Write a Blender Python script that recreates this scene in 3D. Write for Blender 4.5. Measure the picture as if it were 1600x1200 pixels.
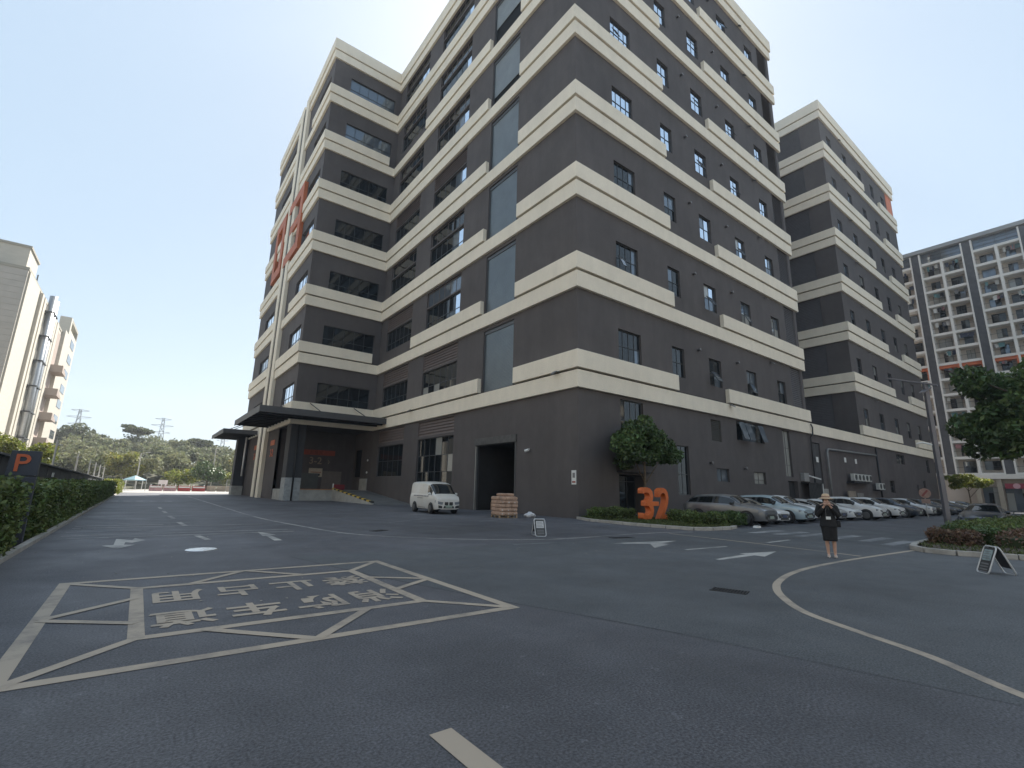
import bpy, bmesh, math, random
import numpy as np
from mathutils import Vector, Matrix
random.seed(7)
rng = np.random.default_rng(11)
for o in list(bpy.data.objects):
    bpy.data.objects.remove(o, do_unlink=True)
scene = bpy.context.scene
COL = scene.collection

# ------------------------------------------------------------------ camera
F_PX, PITCH, ROLL, YAW, EYE = 748.30, 0.217418, 0.022459, 0.647773, 1.6
cd = bpy.data.cameras.new('camera'); cam = bpy.data.objects.new('camera', cd); COL.objects.link(cam)
cd.sensor_fit = 'HORIZONTAL'; cd.sensor_width = 36.0; cd.lens = F_PX / 1600 * 36.0
cd.clip_start = 0.05; cd.clip_end = 6000
fw = Vector((math.sin(YAW)*math.cos(PITCH), math.cos(YAW)*math.cos(PITCH), math.sin(PITCH)))
r0 = Vector((math.cos(YAW), -math.sin(YAW), 0)); u0 = r0.cross(fw)
rr = r0*math.cos(ROLL) + u0*math.sin(ROLL); uu = -r0*math.sin(ROLL) + u0*math.cos(ROLL)
M = Matrix((rr, uu, -fw)).transposed().to_4x4(); M.translation = (0, 0, EYE)
cam.matrix_world = M
scene.camera = cam
scene.render.resolution_x, scene.render.resolution_y = 1024, 768

# ------------------------------------------------------------------ sky, sun, exposure
SUN_AZ = math.atan2(0.67, 0.74)        # clockwise from +Y
SUN_EL = math.radians(47)
world = bpy.data.worlds.new('World'); scene.world = world; world.use_nodes = True
wn = world.node_tree; wn.nodes.clear()
sky = wn.nodes.new('ShaderNodeTexSky'); sky.sky_type = 'NISHITA'; sky.sun_disc = False
sky.sun_elevation = SUN_EL; sky.sun_rotation = SUN_AZ
sky.altitude = 50; sky.air_density = 1.0; sky.dust_density = 1.6; sky.ozone_density = 1.0
bg = wn.nodes.new('ShaderNodeBackground'); bg.inputs[1].default_value = 0.15
wo = wn.nodes.new('ShaderNodeOutputWorld')
gmn = wn.nodes.new('ShaderNodeGamma'); gmn.inputs[1].default_value = 0.55        # thin haze: softens the sky's range
hzn = wn.nodes.new('ShaderNodeMix'); hzn.data_type = 'RGBA'; hzn.inputs['Factor'].default_value = 0.5
hzn.inputs['B'].default_value = (1.33, 1.88, 2.38, 1)
wn.links.new(sky.outputs[0], gmn.inputs[0]); wn.links.new(gmn.outputs[0], hzn.inputs['A'])
wn.links.new(hzn.outputs['Result'], bg.inputs[0]); wn.links.new(bg.outputs[0], wo.inputs[0])
sl = bpy.data.lights.new('sun', 'SUN'); sl.energy = 4.6; sl.angle = math.radians(0.53); sl.color = (1.0, 0.95, 0.87)
so = bpy.data.objects.new('sun', sl); COL.objects.link(so)
sdir = Vector((math.sin(SUN_AZ)*math.cos(SUN_EL), math.cos(SUN_AZ)*math.cos(SUN_EL), math.sin(SUN_EL)))
so.rotation_euler = sdir.to_track_quat('Z', 'Y').to_euler(); so.location = (60, 70, 120)
vs = scene.view_settings
vs.view_transform = 'Standard'; vs.look = 'None'; vs.gamma = 1.0; vs.use_curve_mapping = False
vs.exposure = 1.4
cy = scene.cycles
cy.max_bounces = 6; cy.diffuse_bounces = 3; cy.glossy_bounces = 3; cy.transmission_bounces = 2; cy.volume_bounces = 0; cy.transparent_max_bounces = 4

# ------------------------------------------------------------------ materials
MATS = {}
def mat(name, col, rough=0.7, var=0.0, scale=1.0, bump=0.0, bscale=None, metal=0.0, spec=0.5, detail=6.0, col2=None, coat=0.0, stretch=None, island=0.0, transl=0.0, emit=None):
    """principled material; colour varies by object-space noise between col and col2 (or darker / lighter col)"""
    if name in MATS: return MATS[name]
    m = bpy.data.materials.new(name); m.use_nodes = True; nt = m.node_tree; N = nt.nodes; L = nt.links
    b = N['Principled BSDF']
    b.inputs['Base Color'].default_value = (*col, 1); b.inputs['Roughness'].default_value = rough
    b.inputs['Metallic'].default_value = metal; b.inputs['Specular IOR Level'].default_value = spec
    b.inputs['Coat Weight'].default_value = coat; b.inputs['Coat Roughness'].default_value = 0.05
    out = None
    tc = N.new('ShaderNodeTexCoord'); geo = N.new('ShaderNodeNewGeometry')
    vec = geo.outputs['Position']
    if stretch:
        mp = N.new('ShaderNodeMapping'); mp.inputs['Scale'].default_value = stretch
        L.new(vec, mp.inputs[0]); vec = mp.outputs[0]
    if var > 0 or col2:
        nz = N.new('ShaderNodeTexNoise'); nz.inputs['Scale'].default_value = scale; nz.inputs['Detail'].default_value = detail
        nz.inputs['Roughness'].default_value = 0.62
        L.new(vec, nz.inputs['Vector'])
        rp = N.new('ShaderNodeValToRGB'); rp.color_ramp.elements[0].position = 0.32; rp.color_ramp.elements[1].position = 0.68
        ca = col if col2 else tuple(c*(1-var) for c in col); cb = col2 if col2 else tuple(min(1, c*(1+var)) for c in col)
        rp.color_ramp.elements[0].color = (*ca, 1); rp.color_ramp.elements[1].color = (*cb, 1)
        L.new(nz.outputs[0], rp.inputs[0]); out = rp.outputs[0]
    if island > 0:
        hs = N.new('ShaderNodeHueSaturation')
        mr = N.new('ShaderNodeMapRange'); mr.inputs[3].default_value = 1-island; mr.inputs[4].default_value = 1+island
        L.new(geo.outputs['Random Per Island'], mr.inputs[0]); L.new(mr.outputs[0], hs.inputs['Value'])
        mr2 = N.new('ShaderNodeMapRange'); mr2.inputs[3].default_value = 0.47; mr2.inputs[4].default_value = 0.53
        ml = N.new('ShaderNodeMath'); ml.operation = 'MULTIPLY'; ml.inputs[1].default_value = 7.31
        fr = N.new('ShaderNodeMath'); fr.operation = 'FRACT'
        L.new(geo.outputs['Random Per Island'], ml.inputs[0]); L.new(ml.outputs[0], fr.inputs[0]); L.new(fr.outputs[0], mr2.inputs[0]); L.new(mr2.outputs[0], hs.inputs['Hue'])
        if out: L.new(out, hs.inputs['Color'])
        else: hs.inputs['Color'].default_value = (*col, 1)
        out = hs.outputs[0]
    if out: L.new(out, b.inputs['Base Color'])
    if bump > 0:
        nb = N.new('ShaderNodeTexNoise'); nb.inputs['Scale'].default_value = bscale or scale*8; nb.inputs['Detail'].default_value = 4
        L.new(vec, nb.inputs['Vector'])
        bp = N.new('ShaderNodeBump'); bp.inputs['Strength'].default_value = min(1, bump); bp.inputs['Distance'].default_value = 0.02
        L.new(nb.outputs[0], bp.inputs['Height']); L.new(bp.outputs[0], b.inputs['Normal'])
    if transl > 0:
        tr = N.new('ShaderNodeBsdfTranslucent'); mx = N.new('ShaderNodeMixShader'); mx.inputs[0].default_value = transl
        if out: L.new(out, tr.inputs[0])
        else: tr.inputs[0].default_value = (*col, 1)
        L.new(b.outputs[0], mx.inputs[1]); L.new(tr.outputs[0], mx.inputs[2])
        L.new(mx.outputs[0], N['Material Output'].inputs[0])
    if emit:
        b.inputs['Emission Color'].default_value = (*emit[0], 1); b.inputs['Emission Strength'].default_value = emit[1]
    MATS[name] = m
    return m

def layered(name, base, patches, rough, grain=(60, 0.25), bump=0.4, bscale=90, spots=None):
    """asphalt-like: large patches, mid stains, fine grain"""
    m = bpy.data.materials.new(name); m.use_nodes = True; nt = m.node_tree; N = nt.nodes; L = nt.links
    b = N['Principled BSDF']; geo = N.new('ShaderNodeNewGeometry'); P = geo.outputs['Position']
    def noise(s, d=5, r=0.6, st=None):
        n = N.new('ShaderNodeTexNoise'); n.inputs['Scale'].default_value = s; n.inputs['Detail'].default_value = d; n.inputs['Roughness'].default_value = r
        v = P
        if st:
            mp = N.new('ShaderNodeMapping'); mp.inputs['Scale'].default_value = st; L.new(P, mp.inputs[0]); v = mp.outputs[0]
        L.new(v, n.inputs['Vector']); return n.outputs[0]
    def rng_(v, a, c, lo, hi):
        r = N.new('ShaderNodeMapRange'); r.inputs[1].default_value = a; r.inputs[2].default_value = c; r.inputs[3].default_value = lo; r.inputs[4].default_value = hi
        L.new(v, r.inputs[0]); return r.outputs[0]
    def mul(a, c):
        k = N.new('ShaderNodeMath'); k.operation = 'MULTIPLY'; L.new(a, k.inputs[0]); L.new(c, k.inputs[1]); return k.outputs[0]
    f = rng_(noise(0.09, 4), 0.3, 0.7, 1-patches, 1+patches)
    f = mul(f, rng_(noise(0.9, 6, 0.7), 0.3, 0.75, 1-patches*0.5, 1+patches*0.6))
    f = mul(f, rng_(noise(0.22, 5, 0.6, (1, 0.12, 1)), 0.3, 0.7, 1-patches*0.35, 1+patches*0.45))
    f = mul(f, rng_(noise(grain[0], 2, 0.5), 0.3, 0.7, 1-grain[1], 1+grain[1]))
    vo = N.new('ShaderNodeTexVoronoi'); vo.inputs['Scale'].default_value = 130; L.new(P, vo.inputs['Vector'])
    f = mul(f, rng_(vo.outputs['Distance'], 0.0, 0.6, 1.25, 0.85))
    if spots:
        f = mul(f, rng_(noise(spots[0], 3, 0.5), 0.66, 0.74, 1.0, spots[1]))
    cc = N.new('ShaderNodeVectorMath'); cc.operation = 'SCALE'; cc.inputs[0].default_value = base; L.new(f, cc.inputs['Scale'])
    L.new(cc.outputs[0], b.inputs['Base Color'])
    L.new(rng_(noise(0.6, 4), 0.3, 0.7, rough-0.1, rough+0.1), b.inputs['Roughness'])
    b.inputs['Specular IOR Level'].default_value = 0.4
    bp = N.new('ShaderNodeBump'); bp.inputs['Strength'].default_value = bump; bp.inputs['Distance'].default_value = 0.01
    L.new(noise(bscale, 3), bp.inputs['Height']); L.new(bp.outputs[0], b.inputs['Normal'])
    MATS[name] = m; return m

def paint(name, col, wear, wcol, scale=3.0):
    """worn road paint: paint colour broken by asphalt-coloured wear"""
    m = bpy.data.materials.new(name); m.use_nodes = True; nt = m.node_tree; N = nt.nodes; L = nt.links
    b = N['Principled BSDF']; b.inputs['Roughness'].default_value = 0.75; geo = N.new('ShaderNodeNewGeometry')
    n1 = N.new('ShaderNodeTexNoise'); n1.inputs['Scale'].default_value = scale; n1.inputs['Detail'].default_value = 9; n1.inputs['Roughness'].default_value = 0.75
    n2 = N.new('ShaderNodeTexNoise'); n2.inputs['Scale'].default_value = 0.5; n2.inputs['Detail'].default_value = 3
    L.new(geo.outputs['Position'], n1.inputs['Vector']); L.new(geo.outputs['Position'], n2.inputs['Vector'])
    ad = N.new('ShaderNodeMath'); ad.operation = 'ADD'; L.new(n1.outputs[0], ad.inputs[0]); L.new(n2.outputs[0], ad.inputs[1])
    rp = N.new('ShaderNodeMapRange'); rp.inputs[1].default_value = 1.0-wear*0.5; rp.inputs[2].default_value = 1.35-wear*0.5; rp.inputs[3].default_value = 0; rp.inputs[4].default_value = 0.85
    L.new(ad.outputs[0], rp.inputs[0])
    mx = N.new('ShaderNodeMix'); mx.data_type = 'RGBA'; mx.inputs['A'].default_value = (*col, 1); mx.inputs['B'].default_value = (*wcol, 1)
    L.new(rp.outputs[0], mx.inputs['Factor']); L.new(mx.outputs['Result'], b.inputs['Base Color'])
    MATS[name] = m; return m

def render_mat(name, col, rough, patch=.08, streak=.12, grain=.06, sx=2.2):
    """painted render: broad patches, thin vertical rain streaks, fine grain"""
    m = bpy.data.materials.new(name); m.use_nodes = True; nt = m.node_tree; N = nt.nodes; L = nt.links
    b = N['Principled BSDF']; b.inputs['Roughness'].default_value = rough; geo = N.new('ShaderNodeNewGeometry'); P = geo.outputs['Position']
    def ns(sc, d, st):
        mp = N.new('ShaderNodeMapping'); mp.inputs['Scale'].default_value = st; L.new(P, mp.inputs[0])
        n = N.new('ShaderNodeTexNoise'); n.inputs['Scale'].default_value = sc; n.inputs['Detail'].default_value = d; n.inputs['Roughness'].default_value = .6; L.new(mp.outputs[0], n.inputs['Vector']); return n.outputs[0]
    def mr(v, a_, c_, lo, hi):
        r = N.new('ShaderNodeMapRange'); r.inputs[1].default_value = a_; r.inputs[2].default_value = c_; r.inputs[3].default_value = lo; r.inputs[4].default_value = hi; L.new(v, r.inputs[0]); return r.outputs[0]
    def mul(u, v):
        k = N.new('ShaderNodeMath'); k.operation = 'MULTIPLY'; L.new(u, k.inputs[0]); L.new(v, k.inputs[1]); return k.outputs[0]
    f = mr(ns(.22, 5, (1, 1, 1)), .3, .7, 1-patch, 1+patch)
    f = mul(f, mr(ns(sx, 6, (1, 1, .06)), .32, .72, 1+streak*.5, 1-streak))
    f = mul(f, mr(ns(1.3, 5, (1, 1, .7)), .35, .7, 1-patch*.6, 1+patch*.6))
    f = mul(f, mr(ns(24, 3, (1, 1, 1)), .3, .7, 1-grain, 1+grain))
    cc = N.new('ShaderNodeVectorMath'); cc.operation = 'SCALE'; cc.inputs[0].default_value = col; L.new(f, cc.inputs['Scale']); L.new(cc.outputs[0], b.inputs['Base Color'])
    bp = N.new('ShaderNodeBump'); bp.inputs['Strength'].default_value = .18; bp.inputs['Distance'].default_value = .02; L.new(ns(30, 3, (1, 1, 1)), bp.inputs['Height']); L.new(bp.outputs[0], b.inputs['Normal'])
    MATS[name] = m; return m

# base colours
WALL = render_mat('dark_render', (0.099, 0.087, 0.085), 0.85, .12, .10, .05, 1.2)
WALLG = render_mat('dark_render_ground', (0.093, 0.080, 0.079), 0.85, .18, .14, .06, 1.2)
BAND = render_mat('cream_render', (0.80, 0.72, 0.59), 0.8, .05, .045, .05, 1.1)
GROOVE_SHADE = mat('groove_shade', (0.03, 0.028, 0.027), 0.9)  # shade of the gap between band courses, put into a colour
FRAME = mat('window_frame_grey', (0.10, 0.104, 0.11), 0.45, metal=0.3)
FRAME_D = mat('window_frame_black', (0.045, 0.047, 0.05), 0.45, metal=0.2)
LOUV = mat('louver_brown', (0.15, 0.118, 0.108), 0.55, 0.1, 2.0)
LOUV_D = mat('louver_dark', (0.13, 0.122, 0.127), 0.6, 0.1, 2.0)
SHUT = mat('shutter_steel', (0.24, 0.275, 0.30), 0.36, 0.08, 0.7, metal=0.6)
BLACK = mat('black_void', (0.006, 0.006, 0.007), 0.9)
GLASS_L = mat('glass_clear_dark', (0.012, 0.015, 0.018), 0.04, spec=0.55)
GLASS_R = mat('glass_mirror_blue', (0.72, 0.80, 0.90), 0.04, metal=1.0, spec=0.6)
GLASS_M = mat('glass_mid', (0.16, 0.19, 0.225), 0.04, metal=0.5, spec=0.6)
GLASS_B = mat('glass_blind_reflection', (0.30, 0.30, 0.28), 0.12, spec=0.6, coat=0.6)  # pale blinds; on the right face also bright reflections painted as colour
ORANGE = mat('orange_paint', (0.60, 0.14, 0.035), 0.55, 0.12, 1.2, 0.1, 20)
CONC = mat('concrete_pale', (0.36, 0.355, 0.335), 0.85, 0.18, 1.3, 0.3, 30)
CONC_D = mat('concrete_grey', (0.15, 0.15, 0.148), 0.85, 0.2, 0.9, 0.3, 30)
ASPH = layered('asphalt', (0.108, 0.109, 0.120), 0.36, 0.66, grain=(48, 0.46), spots=(6, 1.35))
WPAINT = paint('worn_white_paint', (0.46, 0.44, 0.41), 0.25, (0.10, 0.105, 0.115))
YPAINT = paint('worn_cream_paint', (0.42, 0.35, 0.275), 0.05, (0.11, 0.11, 0.115))
FPAINT = paint('faded_white_paint', (0.34, 0.34, 0.34), 0.4, (0.10, 0.105, 0.115))
STEEL = mat('galvanised_steel', (0.42, 0.43, 0.44), 0.4, 0.1, 3, metal=0.8)
WHITE = mat('white_paint', (0.72, 0.72, 0.70), 0.5, 0.05, 2)
DARKM = mat('dark_metal', (0.035, 0.036, 0.040), 0.5, 0.1, 3, metal=0.3)
RUBBER = mat('tyre_rubber', (0.018, 0.018, 0.019), 0.8)

# ------------------------------------------------------------------ object helpers
ORI = {}
def tag(o, label=None, cat=None, group=None, kind=None):
    if label: o['label'] = label
    if cat: o['category'] = cat
    if group: o['group'] = group
    if kind: o['kind'] = kind
    return o
def empty(name, loc=(0, 0, 0), label=None, cat=None, group=None, rz=0.0):
    o = bpy.data.objects.new(name, None); COL.objects.link(o); o.empty_display_size = 0.3
    o.location = loc; o.rotation_euler = (0, 0, rz); ORI[o.name] = Vector(loc)
    return tag(o, label, cat, group)
def link(name, me, parent=None, origin=(0, 0, 0), **kw):
    """object whose own origin stands at `origin` in the frame the parent chain was built in"""
    o = bpy.data.objects.new(name, me); COL.objects.link(o)
    org = Vector(origin); ORI[o.name] = org
    if parent: o.parent = parent; o.location = org - ORI[parent.name]
    else: o.location = org
    return tag(o, **kw)
def copy_tree(o, parent=None):
    c = o.copy(); COL.objects.link(c)
    if parent: c.parent = parent
    for ch in list(o.children): copy_tree(ch, c)
    return c

class MB:
    def __init__(s): s.v = []; s.f = []; s.m = []
    def quad(s, a, b, c, d, m=0):
        i = len(s.v); s.v += [tuple(a), tuple(b), tuple(c), tuple(d)]; s.f.append((i, i+1, i+2, i+3)); s.m.append(m)
    def box(s, x0, x1, y0, y1, z0, z1, m=0):
        i = len(s.v)
        s.v += [(x0, y0, z0), (x1, y0, z0), (x1, y1, z0), (x0, y1, z0), (x0, y0, z1), (x1, y0, z1), (x1, y1, z1), (x0, y1, z1)]
        for q in ((0, 3, 2, 1), (4, 5, 6, 7), (0, 1, 5, 4), (1, 2, 6, 5), (2, 3, 7, 6), (3, 0, 4, 7)):
            s.f.append(tuple(i+k for k in q)); s.m.append(m)
        return s
    def hexa(s, p, m=0):
        i = len(s.v); s.v += [tuple(q) for q in p]
        for q in ((0, 3, 2, 1), (4, 5, 6, 7), (0, 1, 5, 4), (1, 2, 6, 5), (2, 3, 7, 6), (3, 0, 4, 7)):
            s.f.append(tuple(i+k for k in q)); s.m.append(m)
        return s
    def prism(s, poly, axis, a, b, m=0):
        """polygon in the plane across `axis` ('x','y','z'), swept from a to b"""
        def P(u, w, t): return {'x': (t, u, w), 'y': (u, t, w), 'z': (u, w, t)}[axis]
        i = len(s.v); n = len(poly)
        s.v += [P(u, w, a) for u, w in poly] + [P(u, w, b) for u, w in poly]
        s.f.append(tuple(i+k for k in range(n))); s.m.append(m); s.f.append(tuple(i+n+k for k in reversed(range(n)))); s.m.append(m)
        for k in range(n):
            s.f.append((i+k, i+n+k, i+n+(k+1) % n, i+(k+1) % n)); s.m.append(m)
        return s
    def tube(s, pts, r, n=8, m=0, cap=True):
        pts = [Vector(p) for p in pts]; rs = r if isinstance(r, (list, tuple)) else [r]*len(pts)
        i0 = len(s.v); ref = None
        for k, p in enumerate(pts):
            t = (pts[min(k+1, len(pts)-1)] - pts[max(k-1, 0)]).normalized()
            if ref is None:
                ref = Vector((0, 0, 1)) if abs(t.z) < 0.9 else Vector((1, 0, 0))
            a = (ref - t*ref.dot(t)).normalized(); b = t.cross(a); ref = a
            for j in range(n):
                an = 2*math.pi*j/n; s.v.append(tuple(p + a*math.cos(an)*rs[k] + b*math.sin(an)*rs[k]))
        for k in range(len(pts)-1):
            for j in range(n):
                a0 = i0+k*n+j; a1 = i0+k*n+(j+1) % n
                s.f.append((a0, a1, a1+n, a0+n)); s.m.append(m)
        if cap:
            s.f.append(tuple(i0+j for j in reversed(range(n)))); s.m.append(m)
            e = i0+(len(pts)-1)*n; s.f.append(tuple(e+j for j in range(n))); s.m.append(m)
        return s
    def lathe(s, prof, c=(0, 0, 0), n=16, axis='z', m=0):
        """profile of (radius, height) swept round an axis through c"""
        i0 = len(s.v)
        for r, h in prof:
            for j in range(n):
                a = 2*math.pi*j/n; x, y = r*math.cos(a), r*math.sin(a)
                p = {'z': (x, y, h), 'x': (h, x, y), 'y': (x, h, y)}[axis]
                s.v.append((c[0]+p[0], c[1]+p[1], c[2]+p[2]))
        for k in range(len(prof)-1):
            for j in range(n):
                a0 = i0+k*n+j; a1 = i0+k*n+(j+1) % n
                s.f.append((a0, a1, a1+n, a0+n)); s.m.append(m)
        for k, rev in ((0, True), (len(prof)-1, False)):
            if prof[k][0] > 1e-5:
                q = [i0+k*n+j for j in range(n)]; s.f.append(tuple(reversed(q)) if rev else tuple(q)); s.m.append(m)
        return s
    def mesh(s, name, mats, smooth=False, fix=True):
        me = bpy.data.meshes.new(name); me.from_pydata(s.v, [], s.f)
        for m in (mats if isinstance(mats, (list, tuple)) else [mats]): me.materials.append(m)
        me.polygons.foreach_set('material_index', s.m)
        if fix:
            bm = bmesh.new(); bm.from_mesh(me); bmesh.ops.recalc_face_normals(bm, faces=bm.faces); bm.to_mesh(me); bm.free()
        if smooth: me.polygons.foreach_set('use_smooth', [True]*len(me.polygons))
        me.update(); return me
    def build(s, name, mats, parent=None, smooth=False, origin=None, bevel=0, fix=True, **kw):
        if origin is not None:
            ox, oy, oz = origin; s.v = [(x-ox, y-oy, z-oz) for x, y, z in s.v]
        o = link(name, s.mesh(name, mats, smooth, fix), parent, origin or (0, 0, 0), **kw)
        if bevel:
            b = o.modifiers.new('bevel', 'BEVEL'); b.width = bevel; b.segments = 2; b.limit_method = 'ANGLE'
        return o

def text_mesh(txt, size, extrude=0.0, offset=0.0, align='CENTER'):
    cu = bpy.data.curves.new('lettering', 'FONT'); cu.body = txt; cu.size = size; cu.extrude = extrude; cu.offset = offset
    cu.align_x = align; cu.align_y = 'CENTER'; cu.resolution_u = 3
    ob = bpy.data.objects.new('lettering', cu); COL.objects.link(ob)
    bpy.context.view_layer.update()
    me = bpy.data.meshes.new_from_object(ob.evaluated_get(bpy.context.evaluated_depsgraph_get()))
    bpy.data.objects.remove(ob, do_unlink=True)
    return me
def text(name, txt, size, m, matrix, parent=None, extrude=0.004, offset=0.0, **kw):
    me = text_mesh(txt, size, extrude, offset); me.transform(matrix); me.materials.clear(); me.materials.append(m)
    return link(name, me, parent, (0, 0, 0), **kw)
def basis(o, u, v):
    """matrix that lays text (x right, y up) along u, v at o"""
    u = Vector(u); v = Vector(v); n = u.cross(v); mm = Matrix((u, v, n)).transposed().to_4x4(); mm.translation = o; return mm

# leaf clouds: many small two-sided quads, built with numpy
def leaf_arrays(cent, size, up=0.35, aspect=0.55, gen=rng, droop=0.0):
    n = len(cent); nrm = gen.normal(size=(n, 3)); nrm[:, 2] += up; nrm /= np.linalg.norm(nrm, axis=1)[:, None]
    t = gen.normal(size=(n, 3)); t[:, 2] -= droop; t -= nrm*np.sum(t*nrm, 1)[:, None]; t /= np.linalg.norm(t, axis=1)[:, None]
    b = np.cross(nrm, t); sz = (size*(0.65+0.7*gen.random(n)))[:, None]
    a = t*sz; c = b*sz*aspect
    v = np.stack([cent-a, cent+c*0.9-a*0.1, cent+a, cent-c*0.9-a*0.1], 1).reshape(-1, 3)
    return v
def leaf_mesh(name, verts, m, extra=None):
    me = bpy.data.meshes.new(name); n = len(verts)//4
    me.vertices.add(n*4); me.vertices.foreach_set('co', np.ascontiguousarray(verts, dtype=np.float32).ravel())
    me.loops.add(n*4); me.loops.foreach_set('vertex_index', np.arange(n*4, dtype=np.int32))
    me.polygons.add(n); me.polygons.foreach_set('loop_start', np.arange(0, n*4, 4, dtype=np.int32)); me.polygons.foreach_set('loop_total', np.full(n, 4, np.int32))
    me.materials.append(m); me.update(calc_edges=True); return me
def crown_pts(n, clumps, gen=rng, shell=0.55):
    """points scattered in a list of ellipsoid clumps (cx,cy,cz,rx,ry,rz), denser toward each clump's skin"""
    cl = np.array(clumps, float); w = (cl[:, 3]*cl[:, 4]*cl[:, 5])**(2/3.); w /= w.sum()
    k = gen.choice(len(cl), n, p=w); d = gen.normal(size=(n, 3)); d /= np.linalg.norm(d, axis=1)[:, None]
    r = shell + (1.08-shell)*gen.random(n)**0.6
    return cl[k, :3] + d*cl[k, 3:]*r[:, None]
def sphere_clumps(c, R, n, r, gen=rng, flat=1.0, low=-0.5):
    out = []
    while len(out) < n:
        d = gen.normal(size=3); d /= np.linalg.norm(d)
        if d[2] < low: continue
        q = (0.35+0.65*gen.random())
        s = r*(0.7+0.6*gen.random())
        out.append((c[0]+d[0]*R[0]*q, c[1]+d[1]*R[1]*q, c[2]+d[2]*R[2]*q, s, s, s*flat))
    return out
def trunk_mesh(h, r, limbs, lean=(0, 0), m=None, seed=1, top=None):
    """tapered trunk with limbs; limbs = list of end points"""
    rs = random.Random(seed); mb = MB()
    pts = [(lean[0]*t*t*h+rs.uniform(-.04, .04)*h*.3*t, lean[1]*t*t*h+rs.uniform(-.04, .04)*h*.3*t, h*t) for t in (0, .06, .25, .5, .75, 1)]
    mb.tube(pts, [r*1.5, r*1.1, r, r*.85, r*.7, r*.5], 9)
    for i, e in enumerate(limbs):
        b = Vector(pts[3 + i % 3]); e = Vector(e); mid = (b+e)/2 + Vector((rs.uniform(-.1, .1), rs.uniform(-.1, .1), .12))*(e-b).length
        mb.tube([b, mid, e], [r*.45, r*.28, r*.1], 6)
    return mb
BARK = mat('bark', (0.11, 0.085, 0.06), 0.9, 0.35, 6, 0.6, 25)
# ------------------------------------------------------------------ the ground
gm = MB(); gm.quad((-1500, -1500, -.012), (1500, -1500, -.012), (1500, 1500, -.012), (-1500, 1500, -.012))
gm.build('ground', mat('pale_dusty_ground', (.27, .25, .215), .9, .2, .05, .2, 10), kind='structure')
gm = MB(); gm.quad((-14, -34, 0), (124, -34, 0), (124, 126, 0), (-14, 126, 0))
ground = gm.build('asphalt_yard', ASPH, kind='structure')

# ------------------------------------------------------------------ the dark factory block with cream bands
X0, Y0, Y1, XW, Y2 = 21.01, 20.92, 54.6, 12.05, 85.0
XE, XB, XF = 54.8, 70.0, 102.0            # end of first block, start and end of second block
TOPZ = 57.6
K = [10.38 + 6.73*k for k in range(7)] + [TOPZ]
fac = empty('factory_block', (X0, Y0, 0), 'tall dark grey factory block with cream bands round every storey', 'building')

class Face:
    def __init__(s, axis, c): s.ax = axis; s.c = c          # 'y': faces -Y, u = world x ; 'x': faces -X, u = world y
    def p(s, u, d, z): return (u, s.c-d, z) if s.ax == 'y' else (s.c-d, u, z)
    def box(s, mb, u0, u1, d0, d1, z0, z1, m=0):
        if s.ax == 'y': mb.box(u0, u1, s.c-d1, s.c-d0, z0, z1, m)
        else: mb.box(s.c-d1, s.c-d0, u0, u1, z0, z1, m)
    def wall(s, name, parent, u0, u1, z0, z1, openings, m, depth=0.25):
        us = sorted({u0, u1, *[q for o in openings for q in o[:2]]}); zs = sorted({z0, z1, *[q for o in openings for q in o[2:4]]})
        mb = MB()
        for i in range(len(us)-1):
            for j in range(len(zs)-1):
                a, b, c, d = us[i], us[i+1], zs[j], zs[j+1]
                if any(o[0]-1e-6 <= a and b <= o[1]+1e-6 and o[2]-1e-6 <= c and d <= o[3]+1e-6 for o in openings): continue
                mb.quad(s.p(a, 0, c), s.p(b, 0, c), s.p(b, 0, d), s.p(a, 0, d))
        for o in openings:
            a, b, c, d = o[:4]; e = o[4] if len(o) > 4 else depth
            mb.quad(s.p(a, 0, c), s.p(a, -e, c), s.p(a, -e, d), s.p(a, 0, d)); mb.quad(s.p(b, 0, d), s.p(b, -e, d), s.p(b, -e, c), s.p(b, 0, c))
            mb.quad(s.p(a, 0, d), s.p(a, -e, d), s.p(b, -e, d), s.p(b, 0, d)); mb.quad(s.p(b, 0, c), s.p(b, -e, c), s.p(a, -e, c), s.p(a, 0, c))
        return mb.build(name, m, parent, fix=False)

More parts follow.
